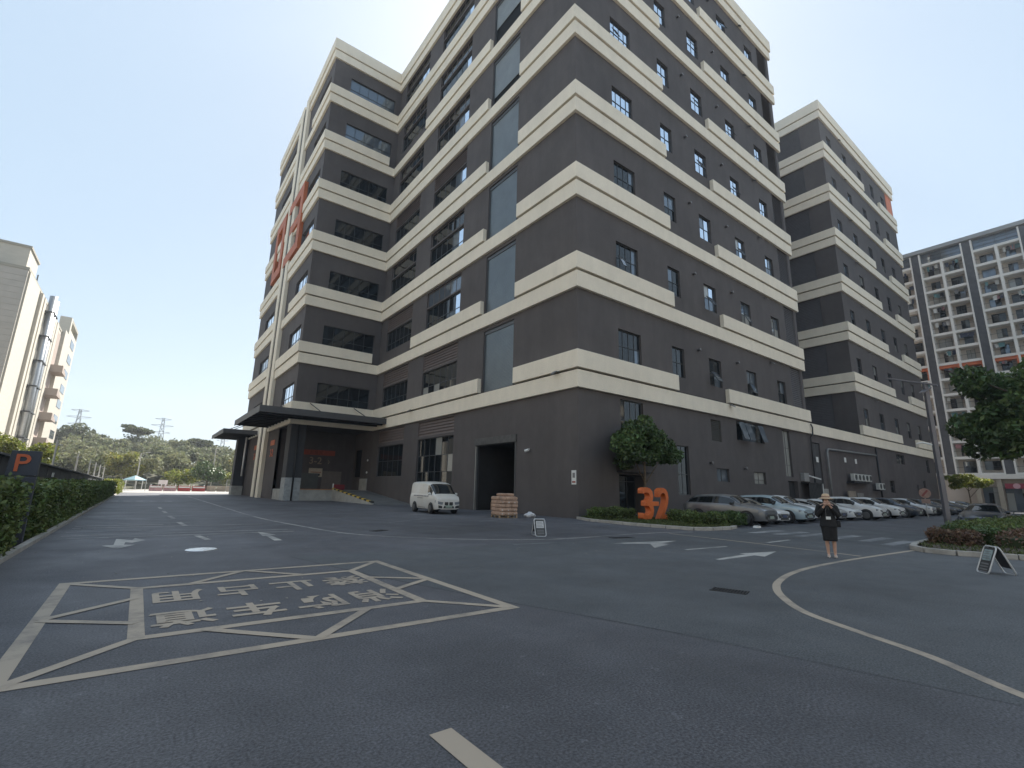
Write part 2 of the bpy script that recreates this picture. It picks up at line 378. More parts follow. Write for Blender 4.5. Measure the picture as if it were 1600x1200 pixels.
PANE = {}
def pane_mesh(ax, w, h, m, t=0.012):
    key = (ax, round(w, 2), round(h, 2), m.name)
    if key not in PANE:
        b = MB()
        if ax == 'y': b.box(-w/2, w/2, -t/2, t/2, -h/2, h/2)
        else: b.box(-t/2, t/2, -w/2, w/2, -h/2, h/2)
        PANE[key] = b.mesh('pane', m)
    return PANE[key]
def window(F, parent, u0, u1, z0, z1, cols, splits, glass, d=-0.16, fr=FRAME, bar=0.05, jitter=0.4, name='window', sill=True):
    """frame with mullions; every pane a child of the frame. splits = fractions of the height where transoms run"""
    mb = MB(); b = bar; dd = 0.07
    F.box(mb, u0, u1, d-dd, d, z0, z0+b); F.box(mb, u0, u1, d-dd, d, z1-b, z1)
    F.box(mb, u0, u0+b, d-dd, d, z0+b, z1-b); F.box(mb, u1-b, u1, d-dd, d, z0+b, z1-b)
    us = [u0+(u1-u0)*i/cols for i in range(cols+1)]; zs = [z0]+[z0+(z1-z0)*q for q in splits]+[z1]
    for u in us[1:-1]: F.box(mb, u-b/2, u+b/2, d-dd+.004, d-.004, z0+b, z1-b)
    for z in zs[1:-1]: F.box(mb, u0+b, u1-b, d-dd+.002, d+.004, z-b/2, z+b/2)
    org = F.p((u0+u1)/2, d, z0)
    f = mb.build(name, fr, parent, origin=org)
    for i in range(cols):
        for j in range(len(zs)-1):
            g = glass(i, j) if callable(glass) else glass
            w, h = us[i+1]-us[i]-b*.8, zs[j+1]-zs[j]-b*.8
            p = link('pane', pane_mesh(F.ax, w, h, g), f, F.p((us[i]+us[i+1])/2, d-dd*0.5, (zs[j]+zs[j+1])/2))
            a = math.radians(random.gauss(0, jitter)); e = math.radians(random.gauss(0, jitter*0.6))
            p.rotation_euler = (e, 0, a) if F.ax == 'y' else (0, e, a)
    return f
def louver(F, parent, u0, u1, z0, z1, m, pitch=0.16, d=-0.06, name='louver'):
    """angled blades, too fine to pick apart, in a thin frame"""
    mb = MB(); n = max(2, int((z1-z0)/pitch)); ph = (z1-z0)/n
    for i in range(n):
        z = z0+i*ph
        a, b, c, e = (u0, d, z), (u0, d-.10, z+ph*.95), (u1, d-.10, z+ph*.95), (u1, d, z)
        mb.quad(F.p(*a), F.p(*e), F.p(*c), F.p(*b))
        mb.quad(F.p(u0, d, z), F.p(u0, d-.03, z-.012), F.p(u1, d-.03, z-.012), F.p(u1, d, z))
    F.box(mb, u0, u0+.06, d-.12, d+.02, z0, z1); F.box(mb, u1-.06, u1, d-.12, d+.02, z0, z1)
    F.box(mb, u0+.06, u1-.06, d-.2, d-.13, z0, z1)
    return mb.build(name, m, parent, fix=False, kind='stuff')
def band(F, parent, u0, u1, z0, z1, d0, d1, m=BAND):
    mb = MB(); F.box(mb, u0, u1, d0, d1, z0, z1)
    return mb.build('band', m, parent, bevel=0.012)

R = Face('y', Y0); Lf = Face('x', X0); WF = Face('y', Y1); WL = Face('x', XW); B2L = Face('x', XB); REC = Face('y', Y0+17)
DL, DU = 0.24, 0.36
PR = [(25.02, 27.5, 4), (31.25, 32.9, 2), (36.45, 38.35, 2), (42.7, 44.5, 2), (48.7, 50.45, 2)]
PB2 = [(72.3, 73.9, 2), (78.2, 79.9, 2), (84.5, 86.2, 2), (90.2, 91.8, 2), (95.6, 97.2, 2)]
zw = lambda k: (K[k]+0.04, K[k]+2.40)
# ---- walls with their openings
opR = [(a, b, *zw(k)) for k in range(7) for a, b, c in PR] + [(51.9, 54.2, K[k]-1.1, K[k]+4.28) for k in range(7)]
opR += [(25.02, 27.45, 4.6, 7.75), (24.7, 27.5, 0.16, 2.75, 1.2), (31.25, 32.75, 1.5, 5.1), (36.5, 38.4, 2.6, 3.65), (42.5, 44.6, 2.55, 3.6), (36.1, 37.6, 5.8, 7.55), (40.1, 44.95, 6.2, 7.86), (48.7, 50.2, 3.4, 7.82), (48.9, 51.0, 0.02, 3.0, .5)]
R.wall('wall', fac, X0, XE, 0, TOPZ-2.6, opR, WALL)
opG = [(54.9+.2, 57.2, 0.02, 7.15), (78.5, 80.3, 2.3, 3.9), (82.8, 86.4, 6.3, 7.6), (90.5, 91.4, 2.2, 3.6), (94.0, 95.2, 2.2, 4.3), (97.2, 98.6, 5.6, 7.6)]
R.wall('wall', fac, XE, XF, 0, 7.97, opG, WALLG)
opB = [(a, b, *zw(k)) for k in range(7) for a, b, c in PB2]
R.wall('wall', fac, XB, XF, 7.97, TOPZ-2.6, opB, WALL)
opB2L = [(Y0+2.6, Y0+11, K[k]+0.02, K[k]+4.25) for k in range(7)]
B2L.wall('wall', fac, Y0, Y0+17, 7.97, TOPZ-2.6, opB2L, WALL)
REC.wall('wall', fac, XE, XB, 7.97, TOPZ-2.6, [], WALL)
BAYS = [(35.95, 42.65, 6), (46.05, 52.7, 6)]
opL = [(a, b, *zw(k)) for k in range(7) for a, b, c in BAYS] + [(a, b, K[k]+2.58, K[k]+4.15) for k in range(7) for a, b, c in BAYS]
opL += [(27.7, 31.8, K[k]-1.17, K[k]+4.02) for k in range(7)]
opL += [(35.95, 42.8, 1.9, 6.15), (46.05, 52.7, 2.7, 6.0), (35.95, 42.8, 6.4, 7.78), (46.05, 52.7, 6.4, 7.78), (27.1, 32.4, 0.004, 4.95, .4)]
Lf.wall('wall', fac, Y0, Y1, 0, TOPZ-2.6, opL, WALL)
opWF = [(14.2, 20.2, *zw(k)) for k in range(7)]
WF.wall('wall', fac, XW, X0, 7.97, TOPZ-2.6, opWF, WALL)
opWL = [(55.8, 61.2, *zw(k)) for k in range(7)] + [(72.6, 79.5, *zw(k)) for k in range(7)]
WL.wall('wall', fac, Y1, Y2, 7.97, TOPZ-2.6, opWL, WALL)
# hidden sides, roof slabs
mb = MB()
mb.quad((XW, Y2, 0), (XF, Y2, 0), (XF, Y2, TOPZ), (XW, Y2, TOPZ)); mb.build('wall', WALL, fac, fix=False)
mb = MB(); mb.quad((XF, Y0, 0), (XF, Y2, 0), (XF, Y2, TOPZ), (XF, Y0, TOPZ)); mb.build('wall', WALL, fac, fix=False)
mb = MB(); mb.quad((XE, Y0, 7.97), (XE, Y0+17, 7.97), (XE, Y0+17, TOPZ), (XE, Y0, TOPZ))
mb.build('wall', WALL, fac, fix=False)
mb = MB(); zr = TOPZ-1.2
for a, b, c, d in ((X0, XE, Y0, Y0+17), (XB, XF, Y0, Y0+17), (X0, XF, Y0+17, Y1), (XW, XF, Y1, Y2)):
    mb.quad((a, c, zr), (b, c, zr), (b, d, zr), (a, d, zr))
mb.build('roof', CONC_D, fac, fix=False)
mb = MB(); mb.quad((XE, Y0, 9.1), (XB, Y0, 9.1), (XB, Y0+17, 9.1), (XE, Y0+17, 9.1)); mb.build('roof', CONC_D, fac, fix=False)

# ---- bands
for k in range(8):
    t = K[k]; zl0, zl1, zu0, zu1 = t-2.41, t-1.29, t-1.165, t
    if k == 7: zl0, zl1, zu0, zu1 = t-2.72, t-1.64, t-1.52, t
    # first block, right face
    band(R, fac, X0-DL, XE+(XB-XE if k == 0 else DL) + (0), zl0, zl1, 0, DL)
    if k == 7: band(R, fac, X0-DU, XE+DU, zu0, zu1, 0, DU)
    else:
        band(R, fac, X0-DU, 31.45, zu0, zu1, 0, DU); band(R, fac, 38.72, XE+.1, zu0, zu1, 0, DU)
    # second block
    band(R, fac, XB-(DL if k else -.003), XF+DL, zl0, zl1, 0, DL if k else DL-.003)
    if k == 7: band(R, fac, XB-DU, XF+DU, zu0, zu1, 0, DU)
    else:
        band(R, fac, XB-(DU if k else 0), 85.6, zu0, zu1, 0, DU); band(R, fac, 93.1, XF+.1, zu0, zu1, 0, DU)
    if k:
        band(B2L, fac, Y0+.003, Y0+16.9, zl0, zl1, 0, DL); band(B2L, fac, Y0+.003, Y0+16.9, zu0, zu1, 0, DU)
    # left face
    band(Lf, fac, Y0+.003, Y1-DL-.003, zl0, zl1, 0, DL)
    if k == 7: band(Lf, fac, Y0+.003, Y1-DU-.003, zu0, zu1, 0, DU)
    else:
        band(Lf, fac, Y0+.003, 27.25, zu0, zu1, 0, DU)
        band(Lf, fac, 31.95, 45.3 if k in (1, 5) else Y1-DU-.003, zu0, zu1, 0, DU)
    # wing
    band(WF, fac, XW-DL, X0-.003, zl0, zl1, 0, DL)
    band(WF, fac, XW-DU, X0-(1.0 if k in (1, 5) else .003), zu0, zu1, 0, DU)
    band(WL, fac, Y1+.003, 65.9, zl0, zl1, 0, DL)
    band(WL, fac, 70.6, Y2, zl0, zl1, 0, DL)
    band(WL, fac, Y1+.003, 62.4 if 0 < k < 7 and k % 2 == 0 else 65.9, zu0, zu1, 0, DU)
    band(WL, fac, 70.6, Y2, zu0, zu1, 0, DU)
    # near-black strip painting the shadow gap between the two courses
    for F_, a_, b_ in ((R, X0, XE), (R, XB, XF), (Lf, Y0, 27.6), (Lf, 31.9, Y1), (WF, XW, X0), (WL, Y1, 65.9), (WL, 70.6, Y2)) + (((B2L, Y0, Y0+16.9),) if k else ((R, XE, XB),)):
        gb = MB(); F_.box(gb, a_, b_, .002, .05, zl1+.002, zu0-.002); gb.build('groove_shade_strip', GROOVE_SHADE, fac)
g = MB()
for a, b in ((66.0, 67.6), (68.9, 70.5)): WL.box(g, a, b, 0, .42, 0, TOPZ-.02)
g.build('pilaster', BAND, fac, bevel=.015)
g = MB(); g.tube([(XW-.3, 68.2, 0), (XW-.3, 68.2, TOPZ-1)], .11, 8); g.build('drain_pipe', DARKM, fac, smooth=True)

# ---- windows
def gl_left(k, last):
    def f(i, j):
        if i >= last-1 and random.random() < (.75 if k > 1 else .3): return GLASS_R
        if random.random() < .06: return GLASS_B
        return GLASS_L if random.random() < .85 else GLASS_M
    return f
for k in range(7):
    z0, z1 = zw(k)
    for bi, (a, b, c) in enumerate(BAYS):
        # the far bay's bright panes are the near ones, at low u
        n = c
        def gf(i, j, k=k, bi=bi):
            if i == 0 and bi == 0 and k != 0: return GLASS_R
            if i == 1 and bi == 0 and j == 1 and k in (2, 3, 4, 6): return GLASS_M
            if k == 0 and (i, j) in ((3, 0), (5, 0)) and bi == 0: return GLASS_B
            if bi == 1 and k == 6 and i < 2: return GLASS_R
            return GLASS_L
        window(Lf, fac, a, b, z0, z1, c, [0.36], gf, fr=FRAME)
        if k <= 1 and (k == 0 or bi == 1) or k in (3,) : louver(Lf, fac, a, b, K[k]+2.58, K[k]+4.15, LOUV, .26)
        else: window(Lf, fac, a, b, K[k]+2.58, K[k]+4.15, c, [], GLASS_L if k > 1 else GLASS_M, fr=LOUV)
    window(WF, fac, 14.2, 20.2, z0, z1, 5, [0.36], (GLASS_M if k >= 5 else GLASS_L), fr=FRAME_D, bar=.06)
    window(WL, fac, 55.8, 61.2, z0, z1, 4, [0.36], GLASS_R, fr=FRAME_D, bar=.08)
    window(WL, fac, 72.6, 79.5, z0, z1, 4, [0.36], GLASS_M if k % 2 else GLASS_R, fr=FRAME_D, bar=.08)
    for ci, (a, b, c) in enumerate(PR):
        def gr(i, j, k=k, ci=ci):
            if k >= 3: return GLASS_R
            if ci >= 2: return random.choice([GLASS_R, GLASS_B, GLASS_M]) if k else random.choice([GLASS_M, GLASS_L])  # pale panes here carry the cream reflections in their colour
            return GLASS_L if random.random() < .8 else GLASS_M
        w = window(R, fac, a, b, z0, z1, c, [0.5], gr, fr=FRAME_D)
        if ci in (2, 3) and random.random() < .75 or ci == 0 and k in (1, 4):        # a sash pushed open at the bottom
            sa = a+.06; sw = min(.8, (b-a)/c-.08); zt = z0+1.15; ang = math.radians(random.uniform(22, 38)); h = 1.05
            mbs = MB()
            def sp(u, s, o): return (u, Y0-0.1-math.sin(ang)*s-math.cos(ang)*o, zt-math.cos(ang)*s+math.sin(ang)*o)
            for (ua, ub, s0, s1) in ((sa, sa+sw, 0, .06), (sa, sa+sw, h-.06, h), (sa, sa+.06, .06, h-.06), (sa+sw-.06, sa+sw, .06, h-.06)):
                mbs.hexa([sp(ua, s1, 0), sp(ub, s1, 0), sp(ub, s1, .04), sp(ua, s1, .04), sp(ua, s0, 0), sp(ub, s0, 0), sp(ub, s0, .04), sp(ua, s0, .04)], 0)
            mbs.hexa([sp(sa+.06, h-.06, .015), sp(sa+sw-.06, h-.06, .015), sp(sa+sw-.06, h-.06, .025), sp(sa+.06, h-.06, .025), sp(sa+.06, .06, .015), sp(sa+sw-.06, .06, .015), sp(sa+sw-.06, .06, .025), sp(sa+.06, .06, .025)], 1)
            mbs.build('open_sash', [FRAME_D, GLASS_M], fac)
    louver(R, fac, 51.9, 54.2, K[k]-1.1, K[k]+4.28, LOUV_D, .2)
    for a, b, c in PB2:
        window(R, fac, a, b, z0, z1, c, [0.5], lambda i, j, k=k: (GLASS_R if k > 3 and random.random() < .8 else random.choice([GLASS_L, GLASS_L, GLASS_M, GLASS_B])), fr=FRAME_D)
    louver(B2L, fac, Y0+2.6, Y0+11, K[k]+.02, K[k]+4.25, LOUV_D, .22)
    # big steel shutters of the goods hatches
    zb, zt = K[k]-1.17, K[k]+4.02; zo = zb + {5: 2.3, 4: 1.2, 6: 2.6}.get(k, 0.0)
    mb = MB(); n = int((zt-zo)/.11)
    for i in range(n):
        z = zo+(zt-zo)*i/n; h = (zt-zo)/n
        pts = [(0, z), (.035, z+h*.25), (.035, z+h*.75), (0, z+h)]
        for q in range(3):
            (d0, a0), (d1, a1) = pts[q], pts[q+1]
            mb.quad(Lf.p(27.78, -.2+d0, a0), Lf.p(31.72, -.2+d0, a0), Lf.p(31.72, -.2+d1, a1), Lf.p(27.78, -.2+d1, a1))
    mb.build('shutter', SHUT, fac, fix=False, kind='stuff')
    mb = MB(); Lf.box(mb, 27.7, 27.78, -.24, -.08, zb, zt); Lf.box(mb, 31.72, 31.8, -.24, -.08, zb, zt); Lf.box(mb, 27.78, 31.72, -.24, -.1, zt-.3, zt-.01)
    Lf.box(mb, 27.71, 31.79, -2.3, -.26, zb+.01, zt-.01, 1)
    mb.build('shutter_frame', [FRAME, BLACK], fac)
# ground floor openings, right face
window(R, fac, 25.02, 27.45, 4.6, 7.75, 4, [.55], GLASS_L, fr=FRAME)
window(R, fac, 31.25, 32.75, 1.5, 5.1, 2, [.42], GLASS_L, fr=FRAME)
window(R, fac, 36.5, 38.4, 2.6, 3.65, 2, [], GLASS_M, fr=FRAME_D)
window(R, fac, 42.5, 44.6, 2.55, 3.6, 2, [.35], GLASS_B, fr=FRAME_D)
louver(R, fac, 36.1, 37.6, 5.8, 7.55, mat('louver_olive', (.075, .07, .06), .6), .14)
window(R, fac, 40.1, 44.95, 6.2, 7.86, 4, [], lambda i, j: GLASS_M if i in (1, 2) else GLASS_L, fr=FRAME_D)
for ua in (40.3, 41.3, 43.6):
    m_ = MB(); m_.hexa([(ua, Y0-.55, 6.25), (ua+.9, Y0-.55, 6.25), (ua+.9, Y0-.59, 6.26), (ua, Y0-.59, 6.26), (ua, Y0-.1, 7.75), (ua+.9, Y0-.1, 7.75), (ua+.9, Y0-.14, 7.76), (ua, Y0-.14, 7.76)])
    m_.build('open_sash', GLASS_M, fac)
window(R, fac, 48.7, 50.2, 3.4, 7.82, 2, [.25, .62], GLASS_B, fr=FRAME_D)
mb = MB(); R.box(mb, 48.95, 49.9, -.4, -.34, .05, 2.95); R.box(mb, 49.96, 50.95, -.4, -.34, .05, 2.95); mb.build('door', DARKM, fac)
# recessed glass entrance
mb = MB(); R.box(mb, 24.71, 27.49, -1.35, -1.19, .17, 2.74); mb.build('entrance_back', BLACK, fac)
window(R, fac, 24.8, 27.4, .2, 2.7, 3, [.85], GLASS_L, d=-.9, fr=FRAME_D, name='entrance_door')
mb = MB(); R.box(mb, 24.5, 27.7, 0, .5, 2.86, 2.96); mb.build('entrance_canopy', DARKM, fac, bevel=.01)
# steel panel door, pipes, more ground floor windows of the second block
mb = MB()
for i in range(3): R.box(mb, 55.12+i*.69, 55.78+i*.69, -.2, -.12, .04, 7.1)
mb.build('steel_door', mat('panel_grey', (.055, .055, .06), .5, .1, 1), fac, bevel=.01)
for a, b, c, d in opG[1:]: window(R, fac, a, b, c, d, 2, [.5], GLASS_L, fr=FRAME_D)
mb = MB(); mb.tube([(58.3, Y0-.25, 0), (58.3, Y0-.25, 6.3), (58.55, Y0-.25, 6.6), (59, Y0-.25, 6.65), (73.6, Y0-.25, 6.85)], .11, 8); mb.build('pipe', mat('pipe_grey', (.2, .2, .2), .45, .1, 2), fac, smooth=True)
mb = MB(); mb.tube([(54.7, Y0-.32, 9.0), (54.75, Y0-.42, 8.6), (54.7, Y0-.4, 7.9), (54.6, Y0-.2, 7.6), (54.6, Y0-.12, 0)], .07, 8); mb.build('pipe', DARKM, fac, smooth=True)
mb = MB(); mb.tube([(74.4, Y0-.12, 0), (74.4, Y0-.12, 7.9)], .09, 8); mb.build('pipe', DARKM, fac, smooth=True)
for u in (57.2, 61.2, 66.0):
    pass
# ground floor, left face
window(Lf, fac, 35.95, 42.8, 1.9, 6.15, 6, [.27, .62], lambda i, j: GLASS_B if (i, j) in ((2, 2), (0, 1)) else GLASS_L, fr=FRAME)
window(Lf, fac, 46.05, 52.7, 2.7, 6.0, 5, [.5], GLASS_L, fr=FRAME)
louver(Lf, fac, 35.95, 42.8, 6.4, 7.78, LOUV, .26); louver(Lf, fac, 46.05, 52.7, 6.4, 7.78, LOUV, .26)
# open goods door with its room
mb = MB(); x = X0+.4
mb.quad((x, 27.1, .006), (x+9, 27.1, .006), (x+9, 32.4, .006), (x, 32.4, .006), 1)
mb.quad((x, 27.1, 4.94), (x+9, 27.1, 4.94), (x+9, 32.4, 4.94), (x, 32.4, 4.94)); mb.quad((x, 27.1, .006), (x, 27.1, 4.94), (x+9, 27.1, 4.94), (x+9, 27.1, .006)); mb.quad((x, 32.4, .006), (x+9, 32.4, .006), (x+9, 32.4, 4.94), (x, 32.4, 4.94)); mb.quad((x+9, 27.1, .006), (x+9, 27.1, 4.94), (x+9, 32.4, 4.94), (x+9, 32.4, .006))
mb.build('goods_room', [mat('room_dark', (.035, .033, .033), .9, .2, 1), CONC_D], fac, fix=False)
mb = MB(); Lf.box(mb, 27.1, 27.2, -.3, .05, .005, 4.95); Lf.box(mb, 32.3, 32.4, -.3, .05, .005, 4.95); mb.build('door_frame', FRAME, fac)
mb = MB(); Lf.box(mb, 32.18, 32.27, -.1, .07, .01, 4.9); mb.build('door_track', STEEL, fac)
mb = MB(); Lf.box(mb, 27.05, 32.45, .0, .12, 4.97, 5.5); mb.build('door_header', mat('header_grey', (.085, .083, .08), .7, .25, 3), fac, bevel=.01)

# orange 03 on the wing
def block_digit(nm, rects, label):
    mb = MB()
    for y0_, y1_, z0_, z1_ in rects: mb.box(XW-.46, XW-.02, y0_, y1_, z0_, z1_)
    mb.build('number', mat('number_orange', (.46, .13, .05), .6, .15, .6), fac, label=label)
block_digit('0', ((75.9, 77.4, 31.4, 40.8), (71.4, 72.9, 31.4, 40.8), (72.9, 75.9, 39.4, 40.8), (72.9, 75.9, 31.4, 32.8)), 'big orange zero of the number on the wing')
block_digit('3', ((61.5, 62.9, 31.2, 40.8), (62.9, 69.4, 39.4, 40.8), (62.9, 69.4, 31.2, 32.6), (62.9, 67.6, 35.4, 36.7)), 'big orange three of the number on the wing')

# ---- loading dock under the wing
mb = MB()
YB = 60.2
mb.quad((XW+.3, YB, 0), (X0, YB, 0), (X0, YB, 7.97), (XW+.3, YB, 7.97)); mb.quad((X0, Y1, 0), (X0, YB, 0), (X0, YB, 7.97), (X0, Y1, 7.97))
mb.quad((XW, Y1, 7.96), (X0, Y1, 7.96), (X0, YB, 7.96), (XW, YB, 7.96))
mb.quad((XW, YB, 0), (XW, Y2, 0), (XW, Y2, 7.97), (XW, YB, 7.97))
mb.box(XW+.3, XW+.32, YB-.02, YB, 0, 7.96)
mb.build('dock_wall', WALLG, fac, fix=False)
mb = MB(); mb.box(XW+1.56, 17.2, Y1+.05, YB-.01, 0, 1.15); mb.box(17.2, X0-.01, Y1+.1, YB-.012, 0, 1.148); mb.box(XW+.05, XW+1.56, 56.4, YB-.01, 0, 1.147); mb.build('dock_platform', CONC, fac, bevel=.02)
mb = MB(); mb.box(XW+1.6, 17.2, Y1-.02, Y1+.16, 1.152, 1.22); mb.build('platform_edge', mat('edge_orange', (.45, .2, .07), .6, .2, 4), fac)
mb = MB(); mb.prism([(43.0, .004), (Y1+.1, .004), (Y1+.1, 1.14)], 'x', 17.2, X0-.01); mb.build('ramp', CONC_D, fac)
mb = MB(); mb.prism([(43.0, .004), (Y1+.05, .004), (Y1+.05, 1.25), (43.0, .16)], 'x', 16.95, 17.19); mb.build('ramp_kerb', CONC, fac, bevel=.015)
YEL = mat('hazard_yellow', (.6, .42, .06), .6, .15, 4); HBL = mat('hazard_black', (.03, .03, .03), .7)
n = 18
for i in range(n):
    ya, yb = 43.0+(Y1-43)*i/n, 43.0+(Y1-43)*(i+1)/n; za = lambda y: .165+(1.09)*(y-43)/(Y1-43)
    mb = MB(); mb.hexa([(16.94, ya, za(ya)), (17.2, ya, za(ya)), (17.2, yb, za(yb)), (16.94, yb, za(yb)), (16.94, ya, za(ya)+.13), (17.2, ya, za(ya)+.13), (17.2, yb, za(yb)+.13), (16.94, yb, za(yb)+.13)])
    mb.build('hazard_block', YEL if i % 2 else HBL, fac)
mb = MB(); mb.box(XW, XW+1.55, Y1+.004, Y1+1.8, 2.35, 7.96); mb.build('dock_column', mat('column_dark', (.042, .043, .05), .7, .1, 1), fac)
mb = MB(); mb.box(XW-.01, XW+1.56, Y1-.006, Y1+1.81, 0, 2.34); mb.build('column_base', mat('column_pale', (.34, .36, .37), .7, .25, 2.2), fac, bevel=.01)
mb = MB(); mb.tube([(XW+.75, Y1-.14, 0), (XW+.75, Y1-.14, 7.9)], .085, 8); mb.build('drain_pipe', DARKM, fac, smooth=True)
mb = MB(); mb.box(14.9, 16.9, YB-.07, YB-.012, 1.16, 3.0); mb.build('dock_door', mat('door_grey', (.10, .105, .105), .6, .1, 2), fac)
mb = MB(); mb.box(17.3, 19.6, YB-.08, YB-.013, 1.16, 3.3); mb.build('dock_door', mat('door_tan', (.17, .14, .125), .6, .1, 2), fac)
mb = MB(); mb.box(13.75, 14.75, YB-.08, YB-.013, 1.16, 3.6); mb.build('dock_door', MATS['door_tan'], fac)
mb = MB(); mb.box(X0-.06, X0-.012, 57.6, 59.2, 2.7, 5.9); mb.build('dock_window', GLASS_L, fac)
mb = MB(); mb.box(X0-.07, X0-.008, 55.2, 57.5, 1.16, 2.5); mb.build('dock_dado', CONC, fac)
# canopies: slab with fascia, ribs below, tie rods above
def canopy(x0, x1, y0, y1, xi, yi, z0, z1, tag_):
    mb = MB(); poly = [(x0, y0), (x1, y0), (x1, yi), (xi, yi), (xi, y1), (x0, y1)]
    mb.prism(poly, 'z', z0+.08, z1); c = mb.build('canopy', DARKM, fac)
    f = MB(); f.box(x0-.05, x1+.05, y0-.06, y0, z0, z1+.04); f.box(x0-.06, x0, y0, y1+.05, z0, z1+.04); f.build('fascia', mat('fascia_grey', (.075, .075, .08), .5, .1, 2, metal=.3), c)
    for i in range(int((y1-y0)/1.6)):
        if y0+.8+i*1.6 > yi: r = MB().box(x0+.02, xi-.02, y0+.8+i*1.6, y0+.95+i*1.6, z0-.07, z0+.08)
        else: r = MB().box(x0+.02, x1-.02, y0+.8+i*1.6, y0+.95+i*1.6, z0-.07, z0+.08)
        r.build('rib', DARKM, c)
    return c
c1 = canopy(8.15, 20.7, 50.3, 65.5, XW-.5, Y1-.5, 8.35, 8.95, '')
for (a, b) in (((14.2, 51.3, 8.95), (13.6, Y1-.38, 10.3)), ((19.0, 51.3, 8.95), (18.4, Y1-.38, 10.3)), ((8.9, 57, 8.95), (XW-.4, 57.4, 10.2)), ((8.9, 62, 8.95), (XW-.4, 62.4, 10.2))):
    MB().tube([a, b], .05, 6).build('tie_rod', DARKM, c1)
c2 = canopy(7.75, XW-.45, 71.5, 84, XW-.5, 71.6, 8.0, 8.5, '')
for y in (73, 80):
    MB().tube([(8.3, y, 8.5), (XW-.4, y+.3, 10.2)], .05, 6).build('tie_rod', DARKM, c2)
mb = MB(); mb.box(10.6, 11.9, 79.4, 81.2, 1.3, 8.05); mb.build('dock_column', MATS['column_dark'], fac)
mb = MB(); mb.box(10.59, 11.95, 79.3, 81.3, 0, 1.3); mb.build('column_base', CONC, fac)
mb = MB(); mb.tube([(10.9, 74.5, 2.6), (10.9, 74.5, 7.9)], .1, 8); mb.build('drain_pipe', WHITE, fac, smooth=True)
# dock signs
OR2 = mat('orange_sign', (.50, .115, .04), .6, .1, 3)
mb = MB(); mb.box(14.3, 18.6, YB-.05, YB-.014, 5.15, 5.75); mb.build('dock_sign', mat('sign_red', (.30, .06, .035), .6, .15, 3), fac)
text('lettering', '卸货区', .5, mat('sign_ink', (.10, .03, .02), .6), basis((16.4, YB-.058, 5.42), (1, 0, 0), (0, 0, 1)), fac)
text('lettering', '3-2', 1.15, mat('sign_pale', (.28, .2, .15), .6), basis((16.4, YB-.03, 4.45), (1, 0, 0), (0, 0, 1)), fac, extrude=.02, offset=.01)
text('lettering', '‹          ›', 1.0, MATS['sign_pale'], basis((16.4, YB-.03, 4.45), (1, 0, 0), (0, 0, 1)), fac, extrude=.02)
mb = MB(); mb.box(15.75, 17.3, YB-.06, YB-.02, 2.6, 3.6); bd = mb.build('notice_board', mat('notice_cream', (.5, .42, .32), .6, .1, 4), fac)
for i in range(3): MB().box(16.0+i*.38, 16.28+i*.38, YB-.068, YB-.061, 2.72, 2.98).build('pictogram', BLACK, bd)
MB().box(15.95, 17.15, YB-.068, YB-.061, 3.1, 3.17).build('pictogram', MATS['sign_red'], bd)
for yc, t in ((62.9, '3-2'), (73.4, '3-1')):
    mb = MB(); mb.box(XW-.045, XW-.008, yc-1.1, yc+1.1, 6.15, 6.75); mb.build('dock_sign', OR2, fac)
    text('lettering', t, 1.25, OR2, basis((XW-.03, yc, 5.2), (0, -1, 0), (0, 0, 1)), fac, extrude=.02, offset=.02)
# small fittings on the walls
def wall_lamp(x, y, z, ax):
    mb = MB()
    if ax == 'y': mb.tube([(x, y+.25, z), (x, y-.15, z+.02)], .03, 6); mb.hexa([(x-.16, y-.42, z-.2), (x+.16, y-.42, z-.2), (x+.16, y-.36, z-.1), (x-.16, y-.36, z-.1), (x-.16, y-.12, z+.02), (x+.16, y-.12, z+.02), (x+.16, y-.06, z+.12), (x-.16, y-.06, z+.12)])
    else: mb.tube([(x+.25, y, z), (x-.15, y, z+.02)], .03, 6); mb.hexa([(x-.42, y-.16, z-.2), (x-.42, y+.16, z-.2), (x-.36, y+.16, z-.1), (x-.36, y-.16, z-.1), (x-.12, y-.16, z+.02), (x-.12, y+.16, z+.02), (x-.06, y+.16, z+.12), (x-.06, y-.16, z+.12)])
    mb.build('floodlight', mat('lamp_grey', (.12, .12, .12), .4), fac)
wall_lamp(X0-.24, 22.6, 9.2, 'x'); wall_lamp(X0-.24, 44.2, 9.2, 'x'); wall_lamp(38.9, Y0-.24, 9.0, 'y'); wall_lamp(17, Y1-.3, 9.2, 'y')
for k in range(1, 8): wall_lamp(47.6, Y0, K[k]-2.75, 'y'); wall_lamp(77.2, Y0, K[k]-2.75, 'y')
mb_v = MB().lathe([(.09, 0), (.09, .18), (.13, .18), (.13, .26), (0, .27)], n=8, axis='y'); vent_me = mb_v.mesh('vent_pipe', mat('vent_grey', (.16, .15, .15), .5), True)
for k in range(7):
    for u in (34.9, 41.0):
        v = link('vent_pipe', vent_me, fac, (u, Y0, K[k]+2.75)); v.scale = (1, -1, 1)
for u, z in ((35.6, 4.0), (40.9, 3.8)):
    v = link('vent_pipe', vent_me, fac, (u, Y0, z)); v.scale = (1, -1, 1)
for u, z, w, h in ((20.99, 2.2, .0, 0),): pass
mb = MB(); mb.box(X0-.02, X0-.005, 21.1, 21.5, 2.0, 2.85); nt_ = mb.build('notice', WHITE, fac)
MB().box(X0-.03, X0-.021, 21.16, 21.44, 2.1, 2.2).build('pictogram', MATS['sign_red'], nt_)
MB().box(X0-.03, X0-.021, 21.2, 21.4, 2.4, 2.7).build('pictogram', mat('pict_grey', (.2, .2, .2), .6), nt_)
